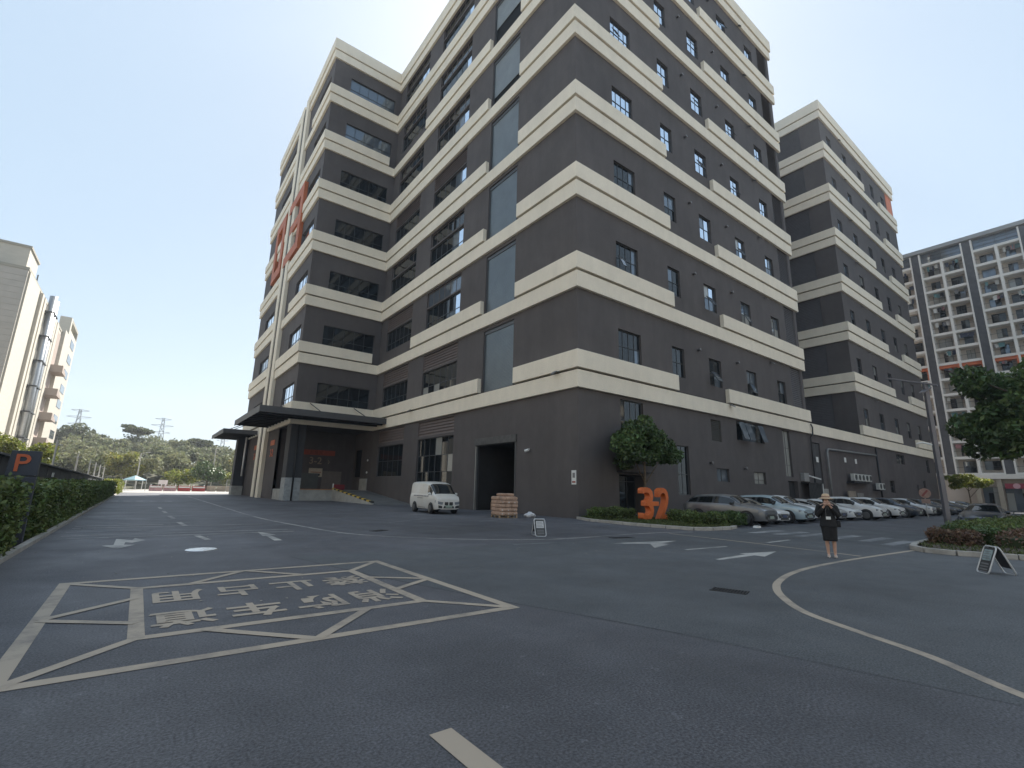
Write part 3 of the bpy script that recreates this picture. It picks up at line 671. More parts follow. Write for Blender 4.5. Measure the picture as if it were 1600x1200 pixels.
for u, z in ((55.6, 5.1), (63.6, 5.5), (66.9, 5.5)):
    MB().box(u, u+.55, Y0-.03-.1*(u < 60), Y0-.008-.1*(u < 60), z, z+.55).build('notice', WHITE, fac)
mb = MB(); mb.tube([(X0, 25.6, 4.35), (X0-.18, 25.6, 4.35)], .03, 6); mb.tube([(X0-.16, 25.5, 4.3), (X0-.3, 25.75, 4.22)], .09, 8); mb.build('security_camera', WHITE, fac)
for z in (3.2, 4.6): MB().lathe([(.0, 0), (.12, 0), (.12, .1), (0, .1)], (X0-.1, 55.4, z), 8, 'x').build('wall_light', WHITE, fac)
# plant on the roof of the second block, orange strip at its far end
MB().box(84, 95, Y0+2.5, Y0+8, TOPZ-1.3, TOPZ+2.2).build('roof_plant', WALL, fac)
MB().box(97, 101, Y0+2, Y0+6, TOPZ-1.3, TOPZ+2.0).build('roof_plant', WALL, fac)
MB().box(98.4, 101.6, Y0-.05, Y0-.005, 48.7, 54.8).build('number', ORANGE, fac, label='orange painted strip at the far top of the block')
# air conditioners on the second block
acp = empty('air_conditioner', (0, 0, 0), 'white outdoor unit with round fan grille', 'air conditioner')
MB().box(-.48, .48, -.36, 0, 0, .78).build('casing', mat('ac_white', (.5, .5, .48), .5, .1, 3), acp, bevel=.02)
MB().lathe([(.31, -.362), (.31, -.385), (.27, -.385), (.27, -.364), (0.0, -.364)], (.1, 0, .4), 16, 'y').build('fan_grille', mat('grille_dark', (.04, .04, .04), .6), acp)
MB().box(-.42, .42, -.36, .36, -.1, -.01).build('bracket', DARKM, acp)
spots = [(64.2, 3.45), (65.35, 3.45), (66.5, 3.45), (67.65, 3.45), (68.8, 3.45), (72.1, 2.6), (73.2, 2.6)]
names = ['first of the five outdoor units in the row over the parked cars', 'second outdoor unit in the row of five over the cars', 'middle outdoor unit in the row of five over the cars', 'fourth outdoor unit in the row of five over the cars', 'last outdoor unit at the right end of the row of five', 'left of the two lower outdoor units beside the row', 'right of the two lower outdoor units beside the row']
for i, (u, z) in enumerate(spots):
    o = acp if i == 0 else copy_tree(acp)
    o.location = (u, Y0-.38, z); o['label'] = 'white ' + names[i]; o['group'] = 'outdoor units on the dark wall'
MB().box(63.5, 69.5, Y0-.75, Y0, 3.2, 3.33).build('ac_shelf', DARKM, fac)

# odds and ends along the foot of the right face
lean = empty('lean_to_screen', (53, Y0-.7, 0), 'dark slatted screen against the wall behind the parked cars', 'screen')
for i in range(9): MB().box(51.6+i*.33, 51.86+i*.33, Y0-.75, Y0-.68, .15, 2.85).build('slat', DARKM, lean)
MB().box(51.5, 54.6, Y0-.9, Y0-.05, 2.86, 2.95).build('roof', DARKM, lean); MB().tube([(54.55, Y0-.85, 0), (54.55, Y0-.85, 2.9)], .05, 6).build('post', WHITE, lean)
MB().box(51.7, 52.8, Y0-.35, Y0-.002, 3.05, 3.85).build('cabinet', mat('cabinet_grey', (.26, .255, .25), .6, .1, 2), fac)
MB().tube([(53.3, Y0-.05, 3.65), (53.3, Y0-.5, 3.5), (54.2, Y0-.85, 3.3)], .07, 6).build('wall_light', WHITE, fac)
MB().box(55.4, 56.5, Y0-.62, Y0-.5, .1, 2.4).build('leaning_board', mat('board_pale', (.30, .29, .27), .7, .15, 2), label='pale board standing against the wall beside the slatted screen', cat='board')
MB().box(62.2, 64.4, Y0-.5, Y0-.38, .1, 2.3).build('leaning_board', mat('board_tan', (.24, .20, .16), .7, .2, 1.5), label='tan board standing under the outdoor units', cat='board')
MB().box(65.0, 67.0, Y0-.42, Y0-.32, .1, 2.1).build('leaning_board', mat('board_grey', (.20, .19, .18), .7, .2, 1.5), label='greyish board right of the tan board under the outdoor units', cat='board')
# ------------------------------------------------------------------ sunlit concrete beyond the yard, and paint on the asphalt
mb = MB(); mb.quad((-60, 88, .004), (60, 92, .004), (60, 126, .004), (-60, 126, .004)); mb.build('concrete_apron', mat('pale_concrete_ground', (.30, .29, .27), .9, .15, .4, .2, 20), kind='structure')
ZP = .005
MARKS = []
def strip(name, pts, w, m=WPAINT, z=ZP, label=None):
    """flat painted line along pts"""
    mb = MB(); n = len(pts)
    L_ = []; R_ = []
    for i, p in enumerate(pts):
        a = Vector(pts[max(i-1, 0)]); b = Vector(pts[min(i+1, n-1)]); t = (b-a).normalized(); q = Vector((-t.y, t.x))
        L_.append(Vector(p)+q*w/2); R_.append(Vector(p)-q*w/2)
    for i in range(n-1): mb.quad((*R_[i], z), (*R_[i+1], z), (*L_[i+1], z), (*L_[i], z))
    return mb.build(name, m, ground, fix=False, label=label)
def poly(name, pts, m=WPAINT, z=ZP, label=None):
    mb = MB(); mb.v = [(x, y, z) for x, y in pts]; mb.f = [tuple(range(len(pts)))]; mb.m = [0]
    return mb.build(name, m, ground, label=label)
def smooth(pts, n=8):
    out = []
    P = [Vector(p) for p in pts]; P = [P[0]*2-P[1]] + P + [P[-1]*2-P[-2]]
    for i in range(1, len(P)-2):
        for k in range(n):
            t = k/n; a, b, c, d = P[i-1:i+3]
            out.append(.5*((2*b)+(-a+c)*t+(2*a-5*b+4*c-d)*t*t+(-a+3*b-3*c+d)*t**3))
    out.append(P[-2]); return [tuple(p) for p in out]
# fire lane box
OX0, OX1, OY0, OY1 = -.68, 4.40, 5.68, 10.62; IX0, IX1, IY0, IY1 = .22, 3.52, 6.68, 9.68
W = .15; z2 = ZP+.0015
for i, (a, b) in enumerate((((OX0, OY0-W/2), (OX0, OY1+W/2)), ((OX1, OY0-W/2), (OX1, OY1+W/2)))): strip('fire_lane_line', [a, b], W, YPAINT)
for a, b in (((OX0+W/2, OY0), (OX1-W/2, OY0)), ((OX0+W/2, OY1), (OX1-W/2, OY1))): strip('fire_lane_line', [a, b], W, YPAINT)
for a, b in (((IX0, IY0-W/2), (IX0, IY1+W/2)), ((IX1, IY0-W/2), (IX1, IY1+W/2))): strip('fire_lane_line', [a, b], W, YPAINT)
for a, b in (((IX0+W/2, IY0), (IX1-W/2, IY0)), ((IX0+W/2, IY1), (IX1-W/2, IY1))): strip('fire_lane_line', [a, b], W, YPAINT)
for i, (a, b) in enumerate((((OX0, OY0), (IX0, IY0)), ((OX1, OY0), (IX1, IY0)), ((OX0, OY1), (IX0, IY1)), ((OX1, OY1), (IX1, IY1)),
             ((1.82, OY1), (.9, IY1)), ((1.84, OY1), (2.62, IY1)), ((1.76, OY0), (.83, IY0)), ((1.78, OY0), (2.72, IY0)),
             ((OX0, 8.05), (IX0, 8.9)), ((OX0, 8.03), (IX0, 7.36)), ((OX1, 8.2), (IX1, 8.86)), ((OX1, 8.18), (IX1, 7.62)))):
    strip('fire_lane_line', [a, b], .12, YPAINT, z2+.0003*i)
for row, y in (('消防车道', 7.45), ('禁止占用', 8.82)):
    for i, ch in enumerate(row):
        x = 3.08-i*.8
        me = text_mesh(ch, .70, 0, .016); me.transform(basis((x, y, z2), (-1, 0, 0), (0, -1.2, 0))); me.materials.clear(); me.materials.append(YPAINT)
        link('road_lettering', me, ground)
# bends and lanes
strip('cream_kerb_line', smooth([(5.3, -.4), (6.18, .94), (6.8, 1.68), (7.25, 2.47), (7.75, 3.26), (8.48, 3.87), (9.21, 4.31), (10.07, 4.65), (11.41, 4.96), (13.13, 5.11), (15.62, 5.11), (19.54, 4.94), (20.0, 4.9)]), .13, YPAINT, label='cream curved line bending round the near right corner')
strip('cream_kerb_line', [(17.5, 12.3), (17.0, 8.54), (16.45, 5.85), (16.3, 5.25)], .13, YPAINT, z2)
strip('white_edge_line', smooth([(4.9, 70), (4.88, 50), (4.86, 38.5), (4.89, 27.25), (5.41, 20.93), (6.15, 16.8), (8.25, 14.16), (10.73, 12.75), (12.41, 12.55), (14.74, 12.7), (17.4, 12.7), (19.2, 12.3)]), .11, WPAINT)
for a, b in (((1.68, 18.2), (1.84, 16.8)), ((1.55, 24.5), (1.66, 22.4)), ((1.42, 29), (1.5, 27)), ((1.35, 34), (1.4, 32)), ((1.3, 39), (1.33, 37))): strip('lane_dash', [a, b], .17, WPAINT, z2)
for y, x1, m in ((18.45, 4.6, WPAINT), (19.35, 4.6, WPAINT), (20.6, 3.2, FPAINT), (22.3, 4.3, WPAINT), (24.2, 2.0, FPAINT), (26.2, 4.6, FPAINT), (29, 2.4, FPAINT), (33, 4.6, FPAINT), (23.3, 1.0, WPAINT), (36, 4.4, FPAINT), (40, 2, FPAINT)): strip('cross_line', [(-1.55, y), (x1, y+.04*x1)], .11, m, z2+.001)
for i, x in enumerate((-1.3, -.5, .3, 1.25, 2.3)): strip('far_crossing_bar', [(x-.25, 51.3), (x+.25, 51.4)], .7, WPAINT)
poly('lane_arrow', [(-.50, 16.25), (-.17, 15.4), (.17, 16.2), (-.06, 16.3), (-.04, 16.95), (.1, 16.75), (.40, 17.35), (.16, 18.05), (.1, 17.45), (-.26, 17.95), (-.27, 16.3)], FPAINT if False else WPAINT, label='white bent lane arrow left of the manhole cover')
poly('lane_arrow', [(3.35, 17.2), (3.5, 18.9), (3.82, 17.6), (3.62, 17.5), (3.62, 15.8), (3.4, 15.8), (3.46, 17.3)], label='white straight arrow beside the curved edge line')
poly('lane_arrow', [(12.3, 10.75), (13.5, 10.62), (15.1, 10.3), (13.95, 10.05), (13.9, 9.75), (12.5, 9.3), (13.35, 10.1), (12.9, 10.35)], label='white turning arrow in front of the shrub bed')
poly('lane_arrow', [(11.8, 6.85), (11.85, 7.0), (13.6, 7.12), (13.6, 7.3), (15.2, 7.02), (13.6, 6.6), (13.6, 6.88)], label='white straight arrow between the person and the fire lane box')
strip('lane_dash', [(13.0, 8.58), (15.05, 8.48)], .13); strip('lane_dash', [(17.7, 8.45), (19.6, 8.54)], .13); strip('lane_dash', [(9.2, 11.9), (10.8, 11.7)], .1, FPAINT, z2)
strip('lane_dash', [(1.86, 3.17), (1.87, 2.2)], .17, YPAINT)
for i, (x, y) in enumerate(((23, 10.92), (23.2, 10.0), (23.2, 9.14), (23.4, 8.0), (23.5, 6.95), (22.6, 6.0))): strip('crossing_bar', [(x-1.5, y-.02), (x+1.4, y+.02)], .42, FPAINT)
for i in range(15): strip('bay_line', [(25.7+2.75*i if i else 24.3, 12.6), (25.7+2.75*i if i else 25.2, 17.8)], .1, FPAINT)
for a, b in (((14, 21), (17.6, 22.4)), ((9.4, 21.6), (12.7, 24)), ((17.2, 18.2), (19.4, 17.6))): strip('faded_bay_line', [a, b], .1, FPAINT)
# asphalt seam and patches
strip('asphalt_seam', smooth([(3.0, 12.2), (3.6, 9.4), (4.4, 6.4), (4.9, 4.9), (5.3, 3.6)]), .022, mat('seam_dark', (.06, .06, .065), .8), .003)
def patch(pts, col, label):
    b = MB(); b.v = [(x, y, .0022) for x, y in pts]; b.f = [tuple(range(len(pts)))]; b.m = [0]
    b.build('asphalt_patch', layered('asphalt_'+label.split()[0], col, .30, .66, grain=(48, .46)), ground, label=label)
patch([(3.0, 12.2), (3.6, 9.4), (4.4, 6.4), (4.9, 4.9), (5.3, 3.6), (6.5, -2), (30, -2), (30, 12.2), (16, 12.0)], (.101, .107, .114), 'greener asphalt right of the seam')
patch([(8.6, 15.2), (12.6, 16.2), (12.1, 18.6), (8.2, 17.5)], (.092, .093, .1), 'darker square patch of asphalt before the van')
patch([(-.6, 20.6), (1.3, 20.7), (1.2, 30), (-.8, 30)], (.12, .121, .131), 'paler strip of asphalt in the far lane')
# manholes and drains
mc = MB().lathe([(0, .012), (.32, .012), (.335, .008), (.36, 0)], (1.49, 14.45, 0), 28).build('manhole_cover', mat('polished_steel', (.62, .63, .64), .22, .08, 8, metal=.9), smooth=False, label='round shiny manhole cover on the asphalt near the lane arrow', cat='manhole cover')
def grate(c, w, h, rz, label):
    e = empty('drain_grate', (c[0], c[1], 0), label, 'drain grate', rz=rz)
    f = MB(); f.box(-w/2, w/2, -h/2, h/2, .001, .004, 1)
    f.box(-w/2, w/2, -h/2-.03, -h/2, .001, .012); f.box(-w/2, w/2, h/2, h/2+.03, .001, .012)
    ORI[e.name] = Vector((0, 0, 0)); f.build('grate_frame', [DARKM, BLACK], e)
    n = int(w/.045)
    b = MB().box(-.011, .011, -h/2, h/2, .004, .013).mesh('bar', DARKM)
    for i in range(n): link('bar', b, e, (-w/2+(i+.5)*w/n, 0, 0))
grate((8.25, 4.65), .58, .26, math.radians(-72), 'iron drain grate in the asphalt inside the cream curve')
grate((14.1, 11.9), .9, .3, math.radians(-10), 'small iron drain grate by the white edge line before the bed')
grate((7.4, 17.8), .7, .3, math.radians(30), 'iron drain grate farther out beside the white edge line')

# ------------------------------------------------------------------ planted beds with kerb stones
KERB = mat('kerb_stone', (.36, .34, .31), .85, .2, 2.5, .4, 25); SOIL = mat('soil', (.07, .055, .04), .95, .3, 3)
GRASS = mat('grass_blades', (.075, .095, .03), .8, .35, 1.5, island=.35, transl=.25)
def bed(name, outline, kerbs, kw, kh, label, n_grass, gh=.07):
    """raised soil sheet; each kerb stone its own piece along the polyline kerbs"""
    b = MB(); b.v = [(x, y, kh-.03) for x, y in outline]; b.f = [tuple(range(len(outline)))]; b.m = [0]
    o = b.build(name, SOIL, kind='structure')
    pts = [Vector(p) for p in kerbs]; segs = []
    for a, c in zip(pts, pts[1:]):
        L_ = (c-a).length; k = max(1, round(L_/.95))
        for i in range(k): segs.append((a+(c-a)*i/k, a+(c-a)*(i+1)/k))
    for a, c in segs:
        t = (c-a).normalized(); q = Vector((-t.y, t.x))*kw/2; a2, c2 = a+t*.012, c-t*.012; j = random.uniform(-.006, .006)
        m_ = MB(); m_.hexa([(*(a2-q), 0), (*(c2-q), 0), (*(c2+q), 0), (*(a2+q), 0), (*(a2-q), kh+j), (*(c2-q), kh+j), (*(c2+q), kh+j), (*(a2+q), kh+j)])
        m_.build('kerb_stone', KERB, o, bevel=.015)
    # short grass
    xs = np.array([p[0] for p in outline]); ys = np.array([p[1] for p in outline])
    def inside(p):
        c = np.zeros(len(p), bool); n = len(outline); j = n-1
        for i in range(n):
            xi, yi, xj, yj = xs[i], ys[i], xs[j], ys[j]
            cond = ((yi > p[:, 1]) != (yj > p[:, 1])) & (p[:, 0] < (xj-xi)*(p[:, 1]-yi)/(yj-yi+1e-12)+xi); c ^= cond; j = i
        return c
    p = np.stack([rng.uniform(xs.min(), xs.max(), n_grass*2), rng.uniform(ys.min(), ys.max(), n_grass*2)], 1); p = p[inside(p)][:n_grass]
    n = len(p); ang = rng.uniform(0, 6.28, n); h = gh*(.5+rng.random(n)); w = .02+.02*rng.random(n); d = np.stack([np.cos(ang), np.sin(ang)], 1)
    ln = rng.normal(0, .5, (n, 2))*h[:, None]; z0 = kh-.035
    v = np.zeros((n, 4, 3)); v[:, 0, :2] = p-d*w[:, None]; v[:, 1, :2] = p+d*w[:, None]; v[:, 2, :2] = p+d*w[:, None]*.3+ln; v[:, 3, :2] = p-d*w[:, None]*.3+ln
    v[:, :2, 2] = z0; v[:, 2, 2] = z0+h; v[:, 3, 2] = z0+h
    tag(link('grass', leaf_mesh('grass', v.reshape(-1, 3), GRASS)), label, 'grass', kind='stuff')
    return o
bed('shrub_bed', [(20.9, 20.9), (20.1, 19.0), (19.85, 16.5), (19.85, 14.0), (20.1, 12.9), (20.9, 12.5), (22.3, 12.45), (25.3, 13.4), (25.4, 20.9)],
    [(20.75, 20.75), (20.0, 19.0), (19.75, 16.5), (19.75, 14.0), (20.0, 12.75), (20.85, 12.38), (22.3, 12.33), (23.4, 12.65)], .16, .15, 'short green grass on the shrub bed below the orange numerals', 9000)
bed('planter_bed', [(19.6, 4.55), (19.45, 3.8), (19.9, 2.6), (20.6, 0.5), (23, -3), (46, -3), (46, 6.0), (24.3, 5.3), (21.4, 5.15)],
    [(24.4, 5.42), (21.4, 5.25), (20.1, 5.0), (19.5, 4.55), (19.35, 3.8), (19.8, 2.6), (20.5, 0.5), (21.5, -1.2)], .17, .15, 'short grass round the planter by the lamp post', 9000)

# ------------------------------------------------------------------ hedges and shrubs
LEAF_H = mat('hedge_leaf', (.105, .145, .045), .5, .45, .8, island=.45, transl=.22, spec=.4)
LEAF_D = mat('leaf_dark', (.075, .12, .04), .5, .4, .7, island=.4, transl=.2, spec=.45)
LEAF_Y = mat('leaf_yellow_green', (.17, .19, .035), .6, .35, .6, island=.35, transl=.4)
LEAF_R = mat('leaf_reddish', (.14, .088, .058), .6, .35, 1.5, island=.4, transl=.2)
CORE = mat('hedge_core', (.035, .05, .02), .95, .4, 3)
def box_leaves(b, n, size, gen=rng, bumps=.08):
    """leaves over the skin of a box (x0,x1,y0,y1,z0,z1) with an uneven surface"""
    x0, x1, y0, y1, z0, z1 = b; S = np.array([(y1-y0)*(z1-z0)]*2+[(x1-x0)*(z1-z0)]*2+[(x1-x0)*(y1-y0)]); k = gen.choice(5, n, p=S/S.sum())
    p = np.stack([gen.uniform(x0, x1, n), gen.uniform(y0, y1, n), gen.uniform(z0, z1, n)], 1)
    p[k == 0, 0] = x0; p[k == 1, 0] = x1; p[k == 2, 1] = y0; p[k == 3, 1] = y1; p[k == 4, 2] = z1
    w = np.sin(p[:, 1]*2.3+p[:, 2]*3)*.5+np.sin(p[:, 0]*3.1-p[:, 1]*5.3+p[:, 2]*4.1)*.5
    nrm = np.zeros((n, 3)); nrm[k == 0, 0] = -1; nrm[k == 1, 0] = 1; nrm[k == 2, 1] = -1; nrm[k == 3, 1] = 1; nrm[k == 4, 2] = 1
    off = w*bumps+gen.normal(0, bumps*.6, n)-bumps*.2
    return leaf_arrays(p+nrm*off[:, None], np.full(n, size), .3, gen=gen)
def hedge(name, b, n, size, leaf, label, group=None, bumps=.08):
    e = empty(name, ((b[0]+b[1])/2, (b[2]+b[3])/2, b[4]), label, 'hedge' if 'hedge' in name else 'shrub', group)
    i = .1; c = MB().box(b[0]+i, b[1]-i, b[2]+i, b[3]-i, b[4], b[5]-i); c.build('branches', CORE, e)
    link('foliage', leaf_mesh('foliage', box_leaves(b, n, size, bumps=bumps), leaf), e)
    return e
hedge('clipped_hedge', (-3.4, -2.05, 6.0, 16.0, .02, 1.5), 18000, .06, LEAF_H, 'near stretch of clipped hedge at the left edge of the photo')
hedge('clipped_hedge', (-3.4, -2.08, 18.0, 70.5, .02, 1.42), 60000, .07, LEAF_H, 'long clipped green hedge running along the left side of the road', bumps=.1)
hedge('sunlit_hedge', (-3.4, -1.9, 76.0, 96, .02, 1.6), 7000, .11, LEAF_Y, 'sunlit yellow green hedge at the far end of the long hedge', bumps=.14)
mb = MB(); mb.quad((-8, -5, .003), (-1.95, -5, .003), (-1.95, 76, .003), (-8, 76, .003)); mb.build('soil_strip', SOIL, kind='structure')
b0 = None
kb = empty('left_kerb', (-1.9, 0, 0)); kb['kind'] = 'structure'; ORI[kb.name] = Vector((-1.9, 0, 0))
ks = MB().box(-.07, .07, -.49, .49, 0, .1).mesh('kerb_stone', KERB)
for i in range(78): link('kerb_stone', ks, kb, (-1.93, -1+i*1.0, 0))
# shrubs under the orange numerals and in the planter
for i, (b, n, lf, lab) in enumerate((
    ((20.7, 23.0, 18.3, 20.0, .12, .62), 5200, LEAF_H, 'low clipped shrub left of the orange three, by the dark wall'),
    ((23.3, 24.6, 14.8, 16.4, .12, .60), 4600, LEAF_H, 'low clipped shrub right of the orange two'),
    ((22.2, 23.8, 13.2, 14.8, .12, .55), 4600, LEAF_H, 'low green shrub at the near tip of the shrub bed'),
    ((23.9, 25.3, 13.0, 14.7, .12, .62), 4800, LEAF_D, 'dark rounded shrub in front of the grey car'),
    ((21.9, 23.6, 3.9, 5.0, .12, .50), 3600, LEAF_R, 'reddish shrub at the tip of the planter by the lamp post'),
    ((23.6, 25.4, 3.5, 5.0, .12, .58), 3200, LEAF_D, 'dark green shrub behind the reddish shrub of the planter'),
    ((22.6, 45.0, 0.2, 3.4, .12, .50), 17000, LEAF_R, 'long brownish shrub hedge across the planter at the right edge'),
    ((25.6, 45.0, 3.5, 5.2, .12, .66), 9000, LEAF_H, 'green shrub row behind the brownish planter hedge'))):
    hedge('low_shrub', b, n, .055, lf, lab, 'shrubs in the beds', bumps=.09)
# ------------------------------------------------------------------ parking sign, wall and poles behind the hedge
ps = empty('parking_sign', (-2.3, 17.0, 0), 'dark tapered parking sign with an orange letter P standing in the hedge', 'sign')
PSM = mat('sign_navy', (.035, .042, .06), .45, .1, 2)
mb = MB(); mb.prism([(-2.22, .02), (-2.04, .02), (-2.05, 1.648), (-2.58, 1.648)], 'y', 16.9, 17.08); mb.build('pedestal', PSM, ps, bevel=.01)
mb = MB(); mb.prism([(-2.62, 1.68), (-2.04, 1.68), (-2.05, 2.285), (-2.58, 2.285)], 'y', 16.88, 17.1); mb.build('head_panel', PSM, ps, bevel=.01)
text('letter', 'P', .60, mat('sign_orange', (.50, .11, .04), .5), basis((-2.36, 16.865, 1.965), (1, 0, 0), (0, 0, 1)), ps, extrude=.012, offset=.006)
text('lettering', '↑', .2, mat('sign_grey', (.2, .21, .23), .6), basis((-2.44, 16.89, 1.54), (1, 0, 0), (0, 0, 1)), ps)
MB().box(-2.36, -2.2, 16.885, 16.899, 1.36, 1.42).build('small_print', MATS['sign_grey'], ps); MB().box(-2.25, -2.15, 16.885, 16.899, 1.13, 1.17).build('small_print', WHITE, ps)
# low dark wall of sheds behind the hedge
sh = empty('dark_shed_row', (-4.6, 20, 0), 'long low dark shed row behind the hedge with small wall lamps', 'shed')
SHM = mat('shed_dark', (.04, .042, .05), .7, .2, .8)
def ztop(y): return 2.55-.72*(y-12)/80
for i in range(14):
    ya, yb = 8+6*i, 14+6*i-.08
    m_ = MB(); m_.hexa([(-5.2, ya, 0), (-4.2, ya, 0), (-4.2, yb, 0), (-5.2, yb, 0), (-5.2, ya, ztop(ya)), (-4.2, ya, ztop(ya)), (-4.2, yb, ztop(yb)), (-5.2, yb, ztop(yb))]); m_.build('wall_panel', SHM, sh)
    m_ = MB(); m_.hexa([(-5.3, ya, ztop(ya)+.01), (-4.05, ya, ztop(ya)+.01), (-4.05, yb+.06, ztop(yb)+.01), (-5.3, yb+.06, ztop(yb)+.01), (-5.3, ya, ztop(ya)+.09), (-4.05, ya, ztop(ya)+.09), (-4.05, yb+.06, ztop(yb)+.09), (-5.3, yb+.06, ztop(yb)+.09)]); m_.build('roof_edge', mat('roof_grey', (.09, .09, .1), .6), sh)
    if i in (1, 2, 3, 4, 5):
        MB().box(-4.2, -4.1, ya+2, ya+2.12, 1.75, 2.0).build('wall_lamp', WHITE, sh)
        MB().box(-4.195, -4.17, ya+3.4, ya+5, 1.15, 1.72).build('hatch', mat('hatch_tan', (.17, .15, .10), .7), sh)
pole_me = None
POLE = mat('pole_concrete', (.42, .41, .39), .8, .15, 2)
for i, (y, h) in enumerate(((52.5, 4.7), (70, 4.4), (87, 4.4), (98, 4.3), (109, 4.25), (122, 4.2), (140, 4.1))):
    p = MB().tube([(0, 0, 0), (0, 0, h)], [.085, .07], 8); p.box(-.35, .35, -.03, .03, h-.4, h-.34)
    o = p.build('fence_pole', POLE, origin=None); o.location = (-5.6, y, 0)
    tag(o, ['pale fence pole nearest the yellow green bushes', 'second pale fence pole beyond the shed row', 'third pale fence pole along the shed row', 'fourth pale fence pole along the shed row', 'fifth pale fence pole near the sunlit hedge', 'sixth pale fence pole near the sunlit hedge', 'farthest pale fence pole of the row'][i], 'pole', 'poles behind the shed row')
# ------------------------------------------------------------------ cream building far left
cb = empty('cream_building', (-20, 109.4, 0), 'tall cream tiled building in sunlight at the left edge', 'building')
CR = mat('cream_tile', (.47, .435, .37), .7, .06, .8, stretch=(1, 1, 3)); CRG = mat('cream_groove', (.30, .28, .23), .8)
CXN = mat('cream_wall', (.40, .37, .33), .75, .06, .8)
mb = MB()
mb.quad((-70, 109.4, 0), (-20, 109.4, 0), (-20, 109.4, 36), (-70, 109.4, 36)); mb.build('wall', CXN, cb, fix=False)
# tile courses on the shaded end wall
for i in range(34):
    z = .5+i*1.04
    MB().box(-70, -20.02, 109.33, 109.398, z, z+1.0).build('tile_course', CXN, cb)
mb = MB(); mb.quad((-20, 109.4, 0), (-20, 179, 0), (-20, 179, 36), (-20, 109.4, 36)); mb.quad((-20, 179, 0), (-70, 179, 0), (-70, 179, 36), (-20, 179, 36)); mb.build('wall', CR, cb, fix=False)
mb = MB(); mb.box(-70, -19.9, 109.3, 179.2, 36, 36.5); mb.build('roof', CRG, cb)
mb = MB(); mb.box(-70, -20.8, 111.5, 119.5, 36.5, 40.6); mb.build('penthouse', CR, cb); MB().box(-70, -20.6, 111.3, 119.7, 40.6, 41).build('penthouse_roof', CRG, cb)
for i, (a, b, d) in enumerate(((109.9, 119.6, .25), (121.5, 123.2, .5), (124.2, 126, .5), (139.5, 141.5, .5), (142.4, 144.4, .5), (145.4, 146.6, .3))):
    MB().box(-20, -20+d, a, b, 0, 35.9).build('fin', CR, cb)
MB().box(-20, -19.8, 146.8, 152, 0, 35).build('stair_recess', mat('pinkish_wall', (.34, .27, .23), .8), cb)
for z in (9, 14.6, 20.1, 25.5): MB().prism([(147.2, z), (153.5, z), (153.5, z+.35), (147.2, z+1.6)], 'x', -20, -17.6).build('awning_ledge', MATS['pinkish_wall'], cb)
for y in (128.2, 131.5): MB().tube([(-19, y, 0), (-19, y, 37.5)], .62 if y < 130 else .55, 12).build('steel_duct', STEEL, cb, smooth=True)
for z in range(4, 38, 5): MB().box(-20, -18.3, 127.3, 132.3, z, z+.22).build('duct_clamp', DARKM, cb)
MB().box(-20, -19.3, 153.5, 160, 0, 37).build('tower', CR, cb)
mb = MB(); mb.box(-22, -19.75, 162, 164, 0, 42.4); mb.box(-22, -19.75, 164, 178, 0, 39.5); mb.build('tower', CR, cb)
MB().box(-22, -19.75, 164, 178, 41.6, 42.4).build('roof_frame', CRG, cb); MB().box(-22, -19.75, 177, 178, 39.5, 41.6).build('roof_frame', CRG, cb)
for i in range(9): MB().box(-19.75, -19.67, 168, 175, 4+i*4, 6+i*4).build('window', GLASS_M, cb)
MB().tube([(-24, 140, 36), (-24, 140, 45)], .12, 6).build('antenna', DARKM, cb)

# ------------------------------------------------------------------ wooded hill, distinct trees, pylons
def hz(x, y):
    t = min(1, max(0, (y-130)/75)); t = t*t*(3-2*t)
    return t*(8.0+1.6*math.sin(x*.09+1)+1.2*math.sin(x*.037+y*.02))+.02*max(0, y-200)
mb = MB(); nx, ny = 61, 36
for j in range(ny):
    for i in range(nx):
        x = -240+i*8; y = 126+j*10; mb.v.append((x, y, hz(x, y) if j else -.3))
for j in range(ny-1):
    for i in range(nx-1): a = j*nx+i; mb.f.append((a, a+1, a+nx+1, a+nx)); mb.m.append(0)
mb.build('hill', mat('hill_earth', (.055, .055, .03), .95, .4, .2), smooth=True, kind='structure')
LEAF_W = mat('woodland_leaf_hazed', (.115, .135, .065), .7, .5, .045, island=.35, transl=.35, col2=(.20, .205, .11))  # leaf colours lightened to paint distance haze into the foliage
g2 = np.random.default_rng(5); vv = []
for i in range(430):
    x = g2.uniform(-70, 80); y = 130+112*g2.random()**1.3
    s = g2.uniform(2.2, 4.6); h = g2.uniform(3.0, 5.6); z = hz(x, y)
    cl = sphere_clumps((x, y, z+h), (s, s, s*.7), 7, s*.42, g2, .75)
    vv.append(leaf_arrays(crown_pts(620, cl, g2), np.full(620, .42), .5, gen=g2))
tag(link('woodland', leaf_mesh('woodland', np.concatenate(vv), LEAF_W)), 'hazy green woodland covering the far hill', 'woodland', kind='stuff')
def tree(name, base, h, R, cz, leaf, n, size, label, clumps=14, r=None, group=None, flat=.8, lean=(0, 0), tr=.16, seed=1, low=-.5, limbs=6):
    e = empty(name, base, label, 'tree', group); gen = np.random.default_rng(seed); bx, by, bz = base
    c = (bx+lean[0]*h, by+lean[1]*h, bz+cz)
    cl = sphere_clumps(c, R, clumps, r or R[0]*.42, gen, flat, low)
    ends = [(q[0]-bx, q[1]-by, q[2]-bz) for q in cl[:limbs]]
    t = trunk_mesh(max(cz*.95, .5), tr, ends, lean, seed=seed); t.v = [(x+bx, y+by, z+bz) for x, y, z in t.v]
    t.build('trunk', BARK, e, smooth=True)
    link('crown', leaf_mesh('crown', leaf_arrays(crown_pts(n, cl, gen), np.full(n, size), .4, gen=gen, droop=.3), leaf), e)
    return e
G = 'distinct trees at the foot and top of the far hill'
